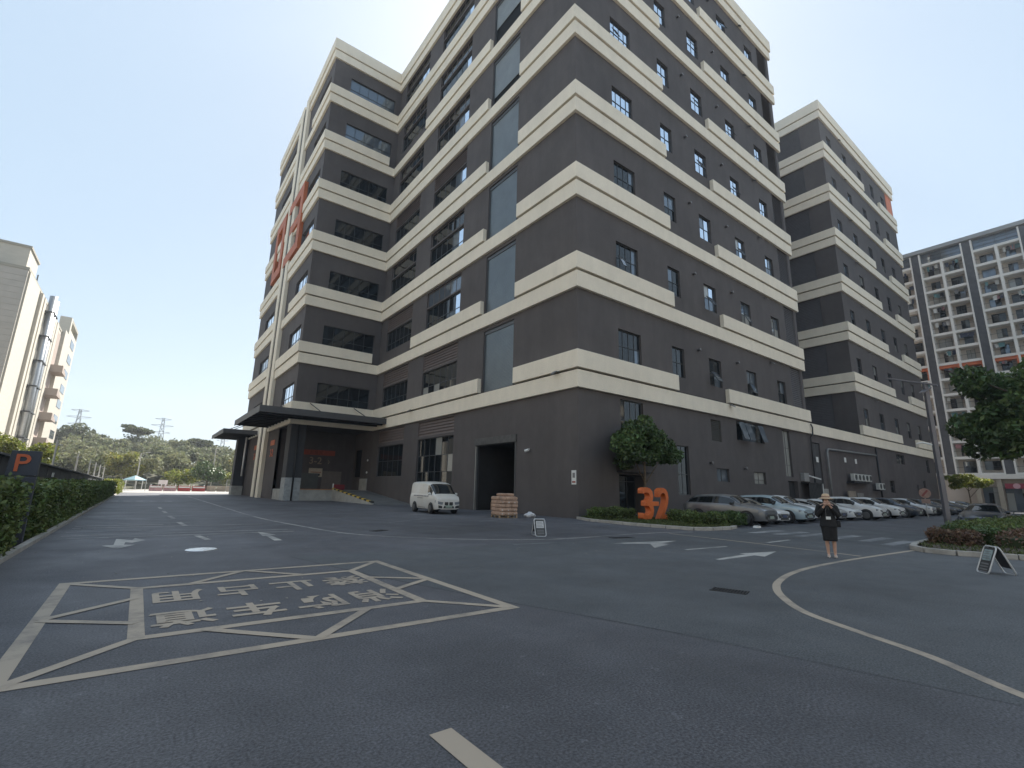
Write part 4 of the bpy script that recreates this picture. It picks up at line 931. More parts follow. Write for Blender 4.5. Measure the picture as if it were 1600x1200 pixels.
LEAF_O = mat('leaf_olive', (.075, .09, .03), .65, .35, .3, island=.35, transl=.3)
LEAF_P = mat('leaf_pale', (.26, .25, .12), .7, .3, .4, island=.35, transl=.35)
def th(x, y): return (x, y, hz(x, y)-.2)
tree('round_tree', th(-17, 198), 9, (5.2, 5.2, 3.2), 7.6, LEAF_O, 2600, .5, 'dark round tree on the hilltop next to the cream building', seed=3, group=G)
tree('umbrella_tree', th(-2.6, 196), 11, (6.2, 6.2, 2.0), 9.2, LEAF_O, 2400, .5, 'flat topped umbrella tree on the hilltop left of the middle pylon', 12, 1.9, G, .28, seed=4, low=-.1)
tree('umbrella_tree', th(14, 190), 8, (5.5, 5.5, 1.4), 6.9, LEAF_O, 1900, .5, 'flat dark umbrella tree on the hilltop right of the middle pylon', 10, 1.7, G, .28, seed=5, low=-.1)
tree('autumn_tree', (-2.6, 130, 0), 7, (3.3, 3.3, 2.9), 4.3, mat('leaf_gold', (.20, .20, .04), .65, .3, .5, island=.3, transl=.4), 3400, .3, 'golden green rounded tree behind the blue tent', seed=6, group=G)
tree('broad_tree', (11.6, 122, 0), 5, (3.0, 2.6, 1.7), 3.4, LEAF_D, 2200, .25, 'dark green broad tree above the red barriers', seed=7, group=G)
tree('bush_tree', (7.0, 126, 0), 4, (3.4, 2.2, 1.6), 2.6, LEAF_Y, 2200, .24, 'light green bushy tree left of the dark broad tree', seed=8, group=G)
tree('pale_tree', (19.5, 132, 0), 8, (4.2, 4.2, 4.0), 6.2, LEAF_P, 2100, .28, 'pale blossoming tree at the right end of the hill foot', 16, 1.3, G, seed=9)
tree('yellow_bush', (18.0, 124, 0), 4, (3.2, 2.2, 2.0), 2.6, LEAF_Y, 2400, .22, 'yellow bush below the pale tree beside the mesh fence', seed=10, group=G)
tree('green_tree', th(29, 150), 9, (4.5, 4.5, 4.5), 6.5, LEAF_O, 2600, .32, 'green tree next to the small canopy at the right of the hill', seed=11, group=G)
tree('bamboo_clump', (-15.0, 83, 0), 6, (3.6, 4.5, 2.6), 4.2, LEAF_Y, 5200, .2, 'bright yellow green bush in front of the cream building', 18, 1.3, G, seed=12)
tree('bamboo_clump', (-11.2, 80, 0), 6, (2.8, 3.5, 2.0), 3.9, LEAF_Y, 4200, .2, 'lower bright green bush to the right of the first, over the shed row', 14, 1.1, G, seed=13)
PYL = mat('pylon_steel', (.30, .32, .34), .6, metal=.3)
for i, (x, y, zt, lab) in enumerate(((-31, 350, 39.5, 'left lattice power pylon behind the dark round tree'), (6.0, 330, 36.5, 'middle lattice power pylon between the umbrella trees'), (46, 420, 41, 'right lattice power pylon partly behind the small canopy'))):
    m_ = MB(); H = zt; th_ = .16
    def leg(sx, sy, z): q = 2.9*(1-z/H)**1.1+.45; return (x+sx*q, y+sy*q, z)
    lv = [0, 9, 16, 22, 26.5, 30, 33, 36, H] if H > 36.6 else [0, 9, 16, 21, 25, 28.5, 31.5, 34, H]
    for sx in (-1, 1):
        for sy in (-1, 1): m_.tube([leg(sx, sy, z) for z in lv], th_, 5)
    for a, b in zip(lv, lv[1:]):
        for (p, q) in (((-1, -1), (1, -1)), ((1, -1), (1, 1)), ((1, 1), (-1, 1)), ((-1, 1), (-1, -1))):
            m_.tube([leg(*p, a), leg(*q, b)], th_*.6, 4); m_.tube([leg(*q, a), leg(*p, b)], th_*.6, 4)
    for z, w in ((H-.6, 3.8), (H-4.2, 5.2), (H-8, 4.2)):
        m_.tube([(x-w, y, z), (x, y, z+.5), (x+w, y, z)], th_*.9, 5); m_.tube([(x-w, y, z), (x, y, z-.7), (x+w, y, z)], th_*.7, 5)
    o = m_.build('power_pylon', PYL, origin=(x, y, 0)); tag(o, lab, 'pylon', 'power pylons behind the hill')
# ------------------------------------------------------------------ gate area in the sun
tn = empty('canopy_tent', (-.6, 112, 0), 'small pale blue pop up tent beside the gate', 'tent')
mb = MB(); mb.lathe([(1.75, 1.75), (1.72, 1.9), (.05, 2.65)], (-.6, 112, 0), 4); mb.build('roof', mat('tent_blue', (.30, .46, .52), .7, .05, 1, transl=.2), tn)
for sx in (-1, 1):
    for sy in (-1, 1): MB().tube([(-.6+sx*1.2, 112+sy*1.2, 0), (-.6+sx*1.2, 112+sy*1.2, 1.85)], .04, 6).build('leg', WHITE, tn)
RW = mat('barrier_red', (.40, .05, .045), .5, .2, 3)
for i, (x, y, w, lab) in enumerate(((2.6, 108, 1.9, 'red and white water barrier nearest the tent'), (4.7, 108.5, 1.9, 'second red and white water barrier from the tent'), (6.9, 109, 1.9, 'red barrier under the light green bush'), (9.2, 109.5, 2.1, 'red barrier under the dark broad tree'))):
    e = empty('water_barrier', (x, y, 0), lab, 'barrier', 'barriers across the gate')
    MB().prism([(y-.25, 0), (y+.25, 0), (y+.2, .3), (y+.09, .5), (y+.09, .95), (y-.09, .95), (y-.09, .5), (y-.2, .3)], 'x', x-w/2, x+w/2).build('body', RW if i > 1 else mat('barrier_pink', (.5, .28, .28), .5, .3, 4), e)
    MB().box(x-w/2+.1, x+w/2-.1, y-.22, y-.17, .62, .85).build('white_stripe', WHITE, e)
    for k in (-1, 1): MB().tube([(x+k*w*.4, y, .9), (x+k*w*.4, y, 1.2)], .07, 6).build('post', WHITE, e)
for i, (x, y) in enumerate(((11.3, 110), (13.0, 110.5), (14.6, 110.5))):
    e = empty('concrete_bollard_wall', (x, y, 0), ['low tan block wall at the right of the red barriers', 'middle low tan block wall beside the gate', 'low tan block wall nearest the mesh fence'][i], 'wall', 'low block walls by the gate')
    for r_ in range(3):
        for c_ in range(3): MB().box(x-.72+c_*.48, x-.26+c_*.48, y-.15, y+.15, .02+r_*.36, .36+r_*.36).build('block', mat('tan_block', (.36, .30, .24), .85, .15, 2), e, bevel=.02)
wb = empty('white_board', (3.6, 110.5, 0), 'white board on posts above the barriers', 'board')
MB().box(2.9, 4.3, 110.45, 110.55, 1.2, 1.95).build('panel', WHITE, wb)
for x in (3.0, 4.2): MB().tube([(x, 110.5, 0), (x, 110.5, 1.2)], .04, 6).build('post', STEEL, wb)
fn = empty('mesh_fence', (20, 116, 0), 'grey mesh fence with posts at the right of the gate', 'fence')
for i in range(8): MB().tube([(14.5+i*1.9, 116, 0), (14.5+i*1.9, 116, 2.4)], .05, 6).build('post', STEEL, fn)
for i in range(6): MB().tube([(14.5, 116, .3+i*.4), (27.8, 116, .3+i*.4)], .02, 4).build('wire', STEEL, fn)
MB().tube([(1.1, 108, 0), (1.1, 108, 2.2)], .05, 6).build('gate_post', STEEL, label='thin grey post right of the blue tent', cat='post')
for i, (x, y, h) in enumerate(((-.4, 124, 7.2), (12.5, 124, 9.0))):
    e = empty('street_light', (x, y, 0), ['pale street light post in front of the golden tree', 'pale street light post left of the pale tree'][i], 'street light', 'street lights by the hill')
    MB().tube([(x, y, 0), (x, y, h)], [.14, .08], 8).build('post', POLE, e); MB().tube([(x, y, h), (x+1.5, y, h+.3)], .05, 6).build('arm', POLE, e)

# ------------------------------------------------------------------ unseen neighbours added to bounce warm light, also mirrored in the windows
def bounce_neighbour(name, F, sgn, u0, u1, H, dep, label, floors=7):
    e = empty(name, (0, 0, 0), label, 'building')
    if F == 'y': MB().box(u0, u1, dep-18, dep, 0, H).build('wall', CR, e)
    else: MB().box(dep-18, dep, u0, u1, 0, H).build('wall', CR, e)
    n = int((u1-u0)/5.2); ph = H/floors
    w = MB(); w.box(-1.3, 1.3, -.06, .06, 0, 1.9) if F == 'y' else w.box(-.06, .06, -1.3, 1.3, 0, 1.9); wm = w.mesh('window', GLASS_M)
    for i in range(n):
        for k in range(floors):
            u = u0+(i+.5)*(u1-u0)/n; link('window', wm, e, (u, dep, k*ph+1.3) if F == 'y' else (dep, u, k*ph+1.3))
bounce_neighbour('opposite_bounce_factory', 'y', 1, 2, 106, 34, -44, 'cream factory building added across the road for bounced light, mirrored in the lower windows')
bounce_neighbour('roadside_bounce_factory', 'x', 1, -46, 84, 32, -30, 'long unseen cream factory building added beyond the hedge to bounce light')

# ------------------------------------------------------------------ thin haze in the air
hb = MB().box(-320, 330, -120, 470, -1.2, 66); ho_ = hb.build('haze', []); ho_['kind'] = 'stuff'; tag(ho_, 'thin pale haze in the air over the whole place', 'haze')
hm_ = bpy.data.materials.new('thin_haze'); hm_.use_nodes = True; hn = hm_.node_tree; hn.nodes.clear()
pv = hn.nodes.new('ShaderNodeVolumePrincipled'); pv.inputs['Color'].default_value = (.90, .95, 1, 1); pv.inputs['Density'].default_value = .0006; pv.inputs['Anisotropy'].default_value = .3
om = hn.nodes.new('ShaderNodeOutputMaterial'); hn.links.new(pv.outputs[0], om.inputs['Volume']); ho_.data.materials.append(hm_)
# ------------------------------------------------------------------ apartment block at the far right
AX = 112.0
ap = empty('apartment_block', (AX, 24, 0), 'white gridded apartment block with dark tiled strips behind the trees', 'building')
AW = mat('apartment_white', (.70, .675, .635), .75, .06, .4); AB = mat('apartment_back', (.50, .44, .38), .8, .12, .25); AT = mat('dark_tile', (.065, .065, .072), .5, .25, 1.5)
AO = mat('apartment_orange', (.50, .13, .05), .65, .1, 1); ABK = mat('balcony_side', (.36, .34, .31), .8, .1, .5)
PIT = 2.78; ZT = [44.8-PIT*i for i in range(15)]        # beam centres
Ya, Yb = -24.0, 25.0
mb = MB(); mb.quad((AX+1.7, Ya, 0), (AX+1.7, Yb, 0), (AX+1.7, Yb, 47), (AX+1.7, Ya, 47)); mb.build('back_wall', AB, ap, fix=False)
mb = MB(); mb.box(AX+1.75, AX+16, Ya, Yb, 0, 47); mb.build('core', AB, ap)
mb = MB(); mb.box(AX-.4, AX+16, Ya-.3, Yb+.3, 47.2, 47.9); mb.build('roof', mat('roof_slab', (.30, .31, .32), .8), ap)
MODS = [20.85-7.25*i for i in range(7)]                 # dark tile strips
for z in ZT: MB().box(AX-.12, AX+1.7, Ya, Yb, z-.22, z+.22).build('floor_beam', AW, ap)
for i, y in enumerate(MODS):
    MB().box(AX-.22, AX+1.69, y-.55, y+.55, 5.85, 46.9).build('tile_strip', AT, ap)
    for s in (-1, 1): MB().box(AX-.3, AX+1.68, y+s*.66-.11, y+s*.66+.11, 5.85, 47.0).build('strip_edge', AW, ap)
    yc = y-3.62
    MB().box(AX-.16, AX+1.67, yc-.2, yc+.2, 5.85, 44.6).build('post', AW, ap)
bay = [(b, b-2.65) for y in MODS for b in (y-.78, y-3.84)] + [(24.9, 21.7)]
FA = Face('x', AX+1.7)
ral = random.Random(3)
for hi, lo in bay:
    if hi < 2.0: continue
    for j, z in enumerate(ZT):
        zb = z-PIT+.24 if j < 14 else z-PIT
        if zb < 5.5: continue
        og = 22.4 < z-1.4 < 24.8 or (abs(z-25.3) < .6)
        if og: MB().box(AX+.1, AX+1.66, lo-.02, hi+.02, z-.75, z-.225).build('orange_lintel', AO, ap)
        if og:
            MB().box(AX-.2, AX+.3, lo-.12, lo+.12, z-PIT+.23, z-.23).build('orange_post', AO, ap)
        wl = lo+ral.uniform(.35, .9); wr = hi-ral.uniform(.25, .7)
        w_ = window(FA, ap, wl, wr, zb+ral.choice([.02, .02, .5]), zb+2.0, 2, [], lambda i, q: ral.choice([GLASS_L, GLASS_L, GLASS_M, GLASS_B]), d=.1, fr=FRAME_D)
        MB().box(AX+.02, AX+.06, lo, hi, zb, zb+.03).build('rail', DARKM, ap)
        MB().tube([(AX+.03, lo, zb+.95), (AX+.03, hi, zb+.95)], .03, 5).build('rail', DARKM, ap)
# clothes drying in the balconies
CL = [mat('cloth_white', (.62, .62, .60), .8), mat('cloth_navy', (.05, .06, .10), .8), mat('cloth_rose', (.42, .22, .24), .8), mat('cloth_grey', (.22, .22, .23), .8), mat('cloth_teal', (.12, .25, .27), .8), mat('cloth_black', (.02, .02, .025), .8)]
gar = []
for v_, (w, h) in enumerate(((.42, .62), (.5, .8), (.32, .9), (.8, .7))):
    b = MB(); b.prism([(-w*.5, 0), (-w*.62, -h*.25), (-w*.45, -h*.3), (-w*.45, -h), (w*.45, -h*.96), (w*.45, -h*.3), (w*.62, -h*.25), (w*.5, 0), (w*.15, .05), (-w*.15, .05)], 'x', -.03, .03); gar.append(b.mesh('garment', CL[0]))
lab = 'washing hung to dry in a balcony of the white apartment block'
CN = ['white', 'navy', 'rose', 'grey', 'teal', 'black']; ORD = ['top', 'second', 'third', 'fourth', 'fifth', 'sixth', 'seventh', 'eighth', 'ninth', 'tenth', 'eleventh', 'twelfth', 'thirteenth']
for bi_, (hi, lo) in enumerate(bay):
    if hi < 3: continue
    for zi_, z in enumerate(ZT[:13]):
        if ral.random() < .55:
            for q in range(ral.randint(2, 5)):
                gi_ = ral.randrange(4); me = gar[gi_]; o = bpy.data.objects.new('hanging_garment', me); COL.objects.link(o)
                o.location = (AX+.45+ral.uniform(0, .5), ral.uniform(lo+.3, hi-.3), z-.35-ral.uniform(0, .1)); o.rotation_euler = (0, 0, ral.gauss(0, .3))
                o.material_slots[0].link = 'OBJECT'; ci_ = ral.randrange(6); o.material_slots[0].material = CL[ci_]; tag(o, '%s %s drying in %s balcony row, %s column of apartment block' % (CN[ci_], ('small shirt', 'shirt', 'narrow long garment', 'wide cloth')[gi_], ORD[zi_], 'leftmost' if bi_ == len(bay)-1 else ORD[bi_+1]), 'washing', 'washing on the apartment balconies')
# glazed attic and shop front
for y in np.arange(Ya+.6, Yb, 1.45): MB().box(AX+.5, AX+.58, y-.04, y+.04, 45.1, 47.2).build('attic_mullion', FRAME_D, ap)
for z in (45.8, 46.5): MB().box(AX+.5, AX+.58, Ya, Yb, z-.03, z+.03).build('attic_rail', FRAME_D, ap)
MB().box(AX+.62, AX+.66, Ya, Yb, 45.1, 47.19).build('attic_glass', GLASS_M, ap)
MB().box(AX-3.2, AX+1.6, Ya, 17.9, 5.0, 5.75).build('shop_canopy', AW, ap, bevel=.03)
for y in (17.4, 14.8, 11.2, 7.2, 3.2): MB().box(AX-2.9, AX-2.3, y-.3, y+.3, 0, 5.0).build('shop_column', mat('shop_stone', (.36, .32, .26), .8, .1, 1), ap)
MB().box(AX-2.2, AX-2.1, Ya, 17.8, 3.9, 5.0).build('shop_lintel', MATS['shop_stone'], ap)
FS = Face('x', AX-2.0)
for hi, lo in ((17.0, 15.2), (14.4, 11.6), (10.8, 7.6), (6.8, 3.6)): window(FS, ap, lo, hi, .05, 3.75, 3, [.75], lambda i, j: ral.choice([GLASS_L, GLASS_M, GLASS_B]), d=0, fr=FRAME_D)
sg = MB(); sg.box(AX-2.95, AX-2.75, 9.0, 14.2, 3.5, 4.3); sgo = sg.build('shop_sign', mat('shop_red', (.26, .03, .055), .5, .1, 2), ap)
MB().lathe([(0, 0), (.42, 0), (.42, .04), (0, .04)], (AX-2.99, 12.9, 3.9), 16, 'x').build('logo', mat('logo_pink', (.55, .32, .36), .5), sgo)
text('lettering', '天福', .78, WHITE, basis((AX-2.97, 10.9, 3.9), (0, -1, 0), (0, 0, 1)), sgo, offset=.015)
# ------------------------------------------------------------------ trees
tree('street_tree', (25.1, 19.2, .1), 5.5, (3.1, 1.4, 1.75), 4.25, LEAF_D, 9500, .125, 'leafy dark green tree behind the orange numerals', 40, .55, None, .8, tr=.1, seed=21, low=-.6)
tree('roadside_tree', (41.0, 2.9, .1), 8, (5.2, 5.0, 3.7), 6.3, LEAF_D, 21000, .17, 'large dark tree leaning in at the right edge of the photo', 64, .85, None, .75, tr=.2, seed=22, low=-.7)
tree('young_tree', (101.5, 17.3, 0), 5, (2.7, 2.9, 1.5), 4.1, LEAF_Y, 3600, .18, 'bright light green young tree beyond the last parked cars', 16, .9, None, .5, tr=.1, seed=23, low=-.4)
# ------------------------------------------------------------------ lamp post and round sign
lp = empty('lamp_post', (30.2, 6.05, 0), 'tall grey lamp post with two flat lamp arms in the planter', 'lamp post')
LPM = mat('lamp_post_grey', (.14, .14, .16), .45, .08, 2, metal=.4)
mb = MB(); mb.tube([(30.2, 6.05, .1), (30.2, 6.05, 7.25)], [.14, .115], 4); mb.build('post', LPM, lp)
MB().box(30.0, 30.4, 5.85, 6.25, .1, .2).build('base_plate', LPM, lp)
mb = MB(); mb.hexa([(30.1, 5.6, 7.0), (30.34, 5.6, 7.0), (30.34, 7.55, 7.68), (30.1, 7.55, 7.68), (30.1, 5.6, 7.07), (30.34, 5.6, 7.07), (30.34, 7.55, 7.74), (30.1, 7.55, 7.74)]); mb.build('lamp_arm', LPM, lp)
mb = MB(); mb.hexa([(29.4, 5.95, 6.6), (29.4, 6.15, 6.6), (30.9, 6.15, 7.05), (30.9, 5.95, 7.05), (29.4, 5.95, 6.66), (29.4, 6.15, 6.66), (30.9, 6.15, 7.11), (30.9, 5.95, 7.11)]); mb.build('lamp_arm', LPM, lp)
MB().tube([(30.2, 6.1, 4.15), (30.2, 6.5, 4.3), (30.2, 6.75, 4.25)], .04, 6).build('camera_bracket', WHITE, lp)
ns = empty('round_traffic_sign', (54.6, 12.2, 0), 'faded round no parking sign above the row of cars', 'sign')
MB().tube([(54.6, 12.2, 0), (54.6, 12.2, 2.5)], .04, 8).build('post', STEEL, ns)
MB().lathe([(0, 0), (.42, 0), (.42, .03), (0, .03)], (54.5, 12.15, 2.1), 20, 'x').build('disc', mat('sign_faded', (.42, .27, .22), .6, .2, 4), ns)
MB().box(54.47, 54.5, 11.85, 12.45, 1.25, 1.6).build('plate', mat('sign_faded2', (.38, .26, .22), .6, .2, 4), ns)
mb = MB(); mb.hexa([(54.45, 11.9, 2.3), (54.5, 11.9, 2.3), (54.5, 12.0, 2.4), (54.45, 12.0, 2.4), (54.45, 12.3, 1.8), (54.5, 12.3, 1.8), (54.5, 12.4, 1.9), (54.45, 12.4, 1.9)]); mb.build('bar', mat('sign_faded_red', (.3, .08, .07), .6), ns)
# ------------------------------------------------------------------ vehicles (front toward local -Y, origin on the ground under the middle)
CARGLASS = mat('car_glass', (.012, .014, .016), .03, spec=.7)
TRIM = mat('car_trim', (.02, .02, .022), .5); CHROME = mat('car_chrome', (.55, .56, .58), .2, metal=.9); LAMPG = mat('headlamp', (.20, .22, .25), .06, spec=.8, coat=1.0); PLATE_G = mat('plate_green', (.30, .36, .31), .5); PLATE_B = mat('plate_blue', (.05, .07, .15), .5)
RIM = mat('rim_alloy', (.16, .16, .165), .4, metal=.7)
def body_arrays(ctrl, ns=64, sm=5):
    c = np.array(ctrl, float); S = c[:, 0]; s = np.linspace(S[0], S[-1], ns)
    cols = [np.interp(s, S, c[:, k]) for k in range(1, 6)]
    ker = np.ones(sm)/sm; out = []
    for a in cols:
        p = np.concatenate([np.full(sm//2, a[0]), a, np.full(sm//2, a[-1])]); q = np.convolve(p, ker, 'valid'); q[0] = a[0]; q[-1] = a[-1]; out.append(q)
    return s, out
def make_vehicle(name, ctrl, wheels, paint_m, glass_side, shield, rear, wr=.32, pillars=(), H=1.5, front='sedan', plate=PLATE_B):
    """ctrl rows: s, half width, z bottom, z belt, z top, roof half-width ratio"""
    L = ctrl[-1][0]; e = empty(name, (0, 0, 0))
    s, (w, zb0, zb, zt, tr) = body_arrays(ctrl)
    rings = []
    for i in range(len(s)):
        W, B, T, C, R_ = w[i], zb0[i], zb[i], zt[i], tr[i]*w[i]; hgt = T-B; cab = max(0., min(1., (C-T-.1)/.3)); drop = .05+.07*cab
        pts = [(0, B), (.7*W, B), (.93*W, B+.06*hgt), (.985*W, B+.25*hgt), (W, B+.5*hgt), (.995*W, B+.72*hgt), (.975*W, T-.05), (.95*W, T)]
        x1, z1 = R_, C-drop
        for f in (.07, .35, .65, .92): pts.append((.95*W+(x1-.95*W)*f-.0, T+(z1-T)*f))
        pts += [(x1, z1), (.93*x1, C-drop*.45), (.75*x1, C-drop*.15), (.4*x1, C-.01*cab), (0, C)]
        full = [(x, z) for x, z in pts] + [(-x, z) for x, z in reversed(pts[1:-1])]
        rings.append(full)
    n = len(rings[0]); hp = 17
    V = [(x, -L/2+s[i], z) for i in range(len(s)) for x, z in rings[i]]
    parts = {'body': MB(), 'side': MB(), 'shield': MB(), 'rear': MB(), 'trim': MB()}
    for p in parts.values(): p.v = list(V)
    def half(j): return j if j < hp else n-j-1
    for i in range(len(s)-1):
        sc = (s[i]+s[i+1])/2
        for j in range(n):
            q = (i*n+j, i*n+(j+1) % n, (i+1)*n+(j+1) % n, (i+1)*n+j); hj = half(j)
            k = 'body'
            if 8 <= hj <= 10 and glass_side[0] < sc < glass_side[1]:
                k = 'trim' if any(abs(sc-a) < b for a, b in pillars) else 'side'
            if hj >= 12:
                if shield[0] < sc < shield[1]: k = 'shield'
                if rear and rear[0] < sc < rear[1]: k = 'rear'
            if hj <= 1: k = 'trim'
            parts[k].f.append(q); parts[k].m.append(0)
    parts['body'].f += [tuple(range(n)), tuple((len(s)-1)*n+j for j in reversed(range(n)))]; parts['body'].m += [0, 0]
    def fin(k, nm, m):
        p = parts[k]
        if not p.f: return None
        me = bpy.data.meshes.new(nm); me.from_pydata(p.v, [], p.f); me.materials.append(m)
        bm = bmesh.new(); bm.from_mesh(me); bmesh.ops.delete(bm, geom=[v for v in bm.verts if not v.link_faces], context='VERTS'); bmesh.ops.recalc_face_normals(bm, faces=bm.faces)
        for f in bm.faces: f.smooth = len(f.verts) == 4
        c_ = sum((f.calc_center_median()*f.calc_area() for f in bm.faces), Vector())/max(1e-6, sum(f.calc_area() for f in bm.faces))
        bm.to_mesh(me); bm.free(); return link(nm, me, e)
    bo = fin('body', 'body', paint_m); fin('side', 'side_window', CARGLASS); fin('shield', 'windscreen', CARGLASS); fin('rear', 'rear_window', CARGLASS); fin('trim', 'trim', TRIM)
    W = max(r[1] for r in ctrl)
    for sx in (-1, 1):
        for sw in wheels:
            y = -L/2+sw; x = sx*(W-.09)
            a = MB().lathe([(0, 0), (wr+.065, 0), (wr+.065, .016), (0, .018)], (sx*(W-.008) if sx > 0 else sx*(W-.008)-.016, y, wr+.01), 24, 'x'); a.v = [(p, q, max(r, .16)) for p, q, r in a.v]; a.build('wheel_arch', TRIM, e)
            t = MB().lathe([(wr*.62, -.105), (wr*.93, -.11), (wr, -.075), (wr, .075), (wr*.93, .11), (wr*.62, .105)], (x+sx*.03, y, wr), 24, 'x'); wh = t.build('wheel', RUBBER, e, smooth=True)
            r_ = MB().lathe([(0, .0), (wr*.2, .0), (wr*.25, -.02), (wr*.6, -.01), (wr*.66, .02), (wr*.66, -.05)], (x+sx*.03+sx*.09, y, wr), 20, 'x')
            for k in range(5):
                an = k*2*math.pi/5; r_.tube([(x+sx*.125, y+math.cos(an)*wr*.15, wr+math.sin(an)*wr*.15), (x+sx*.12, y+math.cos(an)*wr*.62, wr+math.sin(an)*wr*.62)], .03, 5)
            r_.build('rim', RIM, wh)
    def at(sv):
        return float(np.interp(sv, s, w)), float(np.interp(sv, s, zb)), float(np.interp(sv, s, zt))
    y0 = -L/2
    w0, b0_, t0 = at(0.0); w1, b1_, t1 = at(.28)
    zh = b0_-.02
    for sx in (-1, 1):
        hl = MB(); hh = .17 if front != 'thin' else .09; zz = zh-(.1 if front == 'van' else .06)
        hl.hexa([(sx*w0*.62, y0-.018, zz-hh), (sx*(w0+.012), y0-.008, zz-hh*.8), (sx*(w0+.01), y0+.03, zz-hh*.8), (sx*w0*.62, y0+.03, zz-hh),
                 (sx*w0*.55, y0-.018, zz-.02), (sx*(w0+.012), y0-.008, zz+.03), (sx*(w0+.01), y0+.03, zz+.03), (sx*w0*.55, y0+.03, zz-.02)])
        hl.hexa([(sx*(w0+.004), y0-.006, zz-hh*.8), (sx*(w1+.006), y0+.27, zz-hh*.25), (sx*(w1-.05), y0+.27, zz-hh*.25), (sx*(w0-.04), y0, zz-hh*.8),
                 (sx*(w0+.004), y0-.006, zz+.03), (sx*(w1+.006), y0+.27, zz+.09), (sx*(w1-.05), y0+.27, zz+.09), (sx*(w0-.04), y0, zz+.03)])
        hl.build('headlight', LAMPG, e)
        fg = MB(); fg.hexa([(sx*w0*.62, y0-.02, .36), (sx*w0*.98, y0-.012, .38), (sx*w0*.98, y0+.02, .38), (sx*w0*.62, y0+.02, .36), (sx*w0*.66, y0-.02, .50), (sx*w0*1.0, y0-.012, .54), (sx*w0*1.0, y0+.02, .54), (sx*w0*.66, y0+.02, .50)]); fg.build('fog_recess', TRIM, e)
        mz = at(shield[0]+.25)[1]
        mi = MB().lathe([(0, -.1), (.07, -.08), (.085, 0), (.07, .08), (0, .1)], (sx*(W+.07), y0+shield[0]+.42, mz+.07), 8, 'x'); mi.build('wing_mirror', TRIM if front == 'thin' else paint_m, e, smooth=True)
    if front == 'van':
        for sx in (-1, 1): MB().box(min(sx*.03, sx*.27), max(sx*.03, sx*.27), y0-.02, y0+.02, zh-.30, zh-.11).build('grille', TRIM, e, bevel=.02)
        MB().prism([(-.36, .36), (.36, .36), (.3, .5), (-.3, .5)], 'y', y0-.022, y0+.02).build('lower_grille', TRIM, e)
    elif front == 'thin':
        MB().prism([(-.5, zh-.3), (.5, zh-.3), (.44, zh-.16), (-.44, zh-.16)], 'y', y0-.015, y0+.02).build('grille', TRIM, e)
        MB().prism([(-.5, .28), (.5, .28), (.42, .36), (-.42, .36)], 'y', y0-.018, y0+.02).build('lower_grille', TRIM, e)
    else:
        MB().prism([(-.34, zh-.2), (.34, zh-.2), (.4, zh-.05), (-.4, zh-.05)], 'y', y0-.016, y0+.02).build('grille', TRIM, e)
        MB().box(-.4, .4, y0-.022, y0+.01, zh-.125, zh-.105).build('grille_bar', CHROME, e)
        MB().prism([(-.5, .27), (.5, .27), (.36, .42), (-.36, .42)], 'y', y0-.018, y0+.02).build('lower_grille', TRIM, e)
    MB().box(-.22, .22, y0-.034, y0-.022, .40, .54).build('number_plate', plate, e)
    for sx in (-1, 1): MB().box(min(sx*.55, sx*.75), max(sx*.55, sx*.75), L/2-.05, L/2+.012, .78, .92).build('tail_light', mat('tail_red', (.25, .02, .02), .3), e)
    return e
SEDAN = [(0, .66, .24, .66, .68, .78), (.12, .78, .2, .73, .76, .8), (.55, .87, .18, .82, .88, .82), (1.3, .9, .18, .93, 1.02, .82), (2.0, .9, .18, .96, 1.38, .66), (2.6, .9, .18, .97, 1.46, .64), (3.25, .9, .18, .98, 1.42, .64), (4.0, .89, .18, 1.0, 1.10, .74), (4.45, .84, .22, .98, 1.03, .8), (4.62, .72, .3, .86, .9, .8)]
SUV = [(0, .70, .27, .80, .82, .78), (.12, .82, .24, .88, .91, .8), (.55, .91, .22, .98, 1.04, .82), (1.2, .94, .22, 1.05, 1.14, .82), (1.85, .94, .22, 1.08, 1.58, .68), (2.4, .94, .22, 1.10, 1.66, .67), (3.6, .94, .22, 1.12, 1.62, .67), (4.15, .93, .22, 1.14, 1.52, .68), (4.6, .9, .26, 1.12, 1.2, .76), (4.72, .78, .34, 1.0, 1.04, .8)]
VAN = [(0, .68, .3, .86, .89, .8), (.12, .78, .25, 1.0, 1.05, .82), (.5, .81, .22, 1.12, 1.2, .85), (1.25, .82, .22, 1.15, 1.84, .86), (1.7, .82, .22, 1.17, 1.95, .86), (2.4, .82, .22, 1.18, 1.99, .86), (4.1, .82, .22, 1.18, 1.97, .86), (4.42, .79, .26, 1.15, 1.86, .87), (4.48, .72, .32, 1.1, 1.7, .86)]
def cpaint(n, c, met=.35): return mat('paint_'+n, c, .32, .04, 3, metal=met, coat=.9)
C_ = {'white': cpaint('white', (.66, .67, .68), .0), 'grey': cpaint('grey', (.16, .165, .175)), 'blue': cpaint('pale_blue', (.34, .43, .48), .2), 'silver': cpaint('silver', (.48, .49, .50)), 'black': cpaint('black', (.014, .014, .016), .1), 'navy': cpaint('navy', (.035, .045, .065)), 'maroon': cpaint('maroon', (.05, .02, .022), .2), 'dark': cpaint('dark_grey', (.07, .072, .078))}
proto = {'suv': make_vehicle('parked_car', SUV, (.88, 3.68), C_['grey'], (1.55, 4.35), (1.22, 1.86), (4.1, 4.58), .36, ((2.75, .06), (3.75, .06)), 1.66, 'thin', PLATE_G),
         'sedan': make_vehicle('parked_car', SEDAN, (.85, 3.62), C_['white'], (1.6, 3.75), (1.32, 2.0), (3.3, 3.98), .32, ((2.72, .05),), 1.46, 'sedan', PLATE_B)}
used = set()
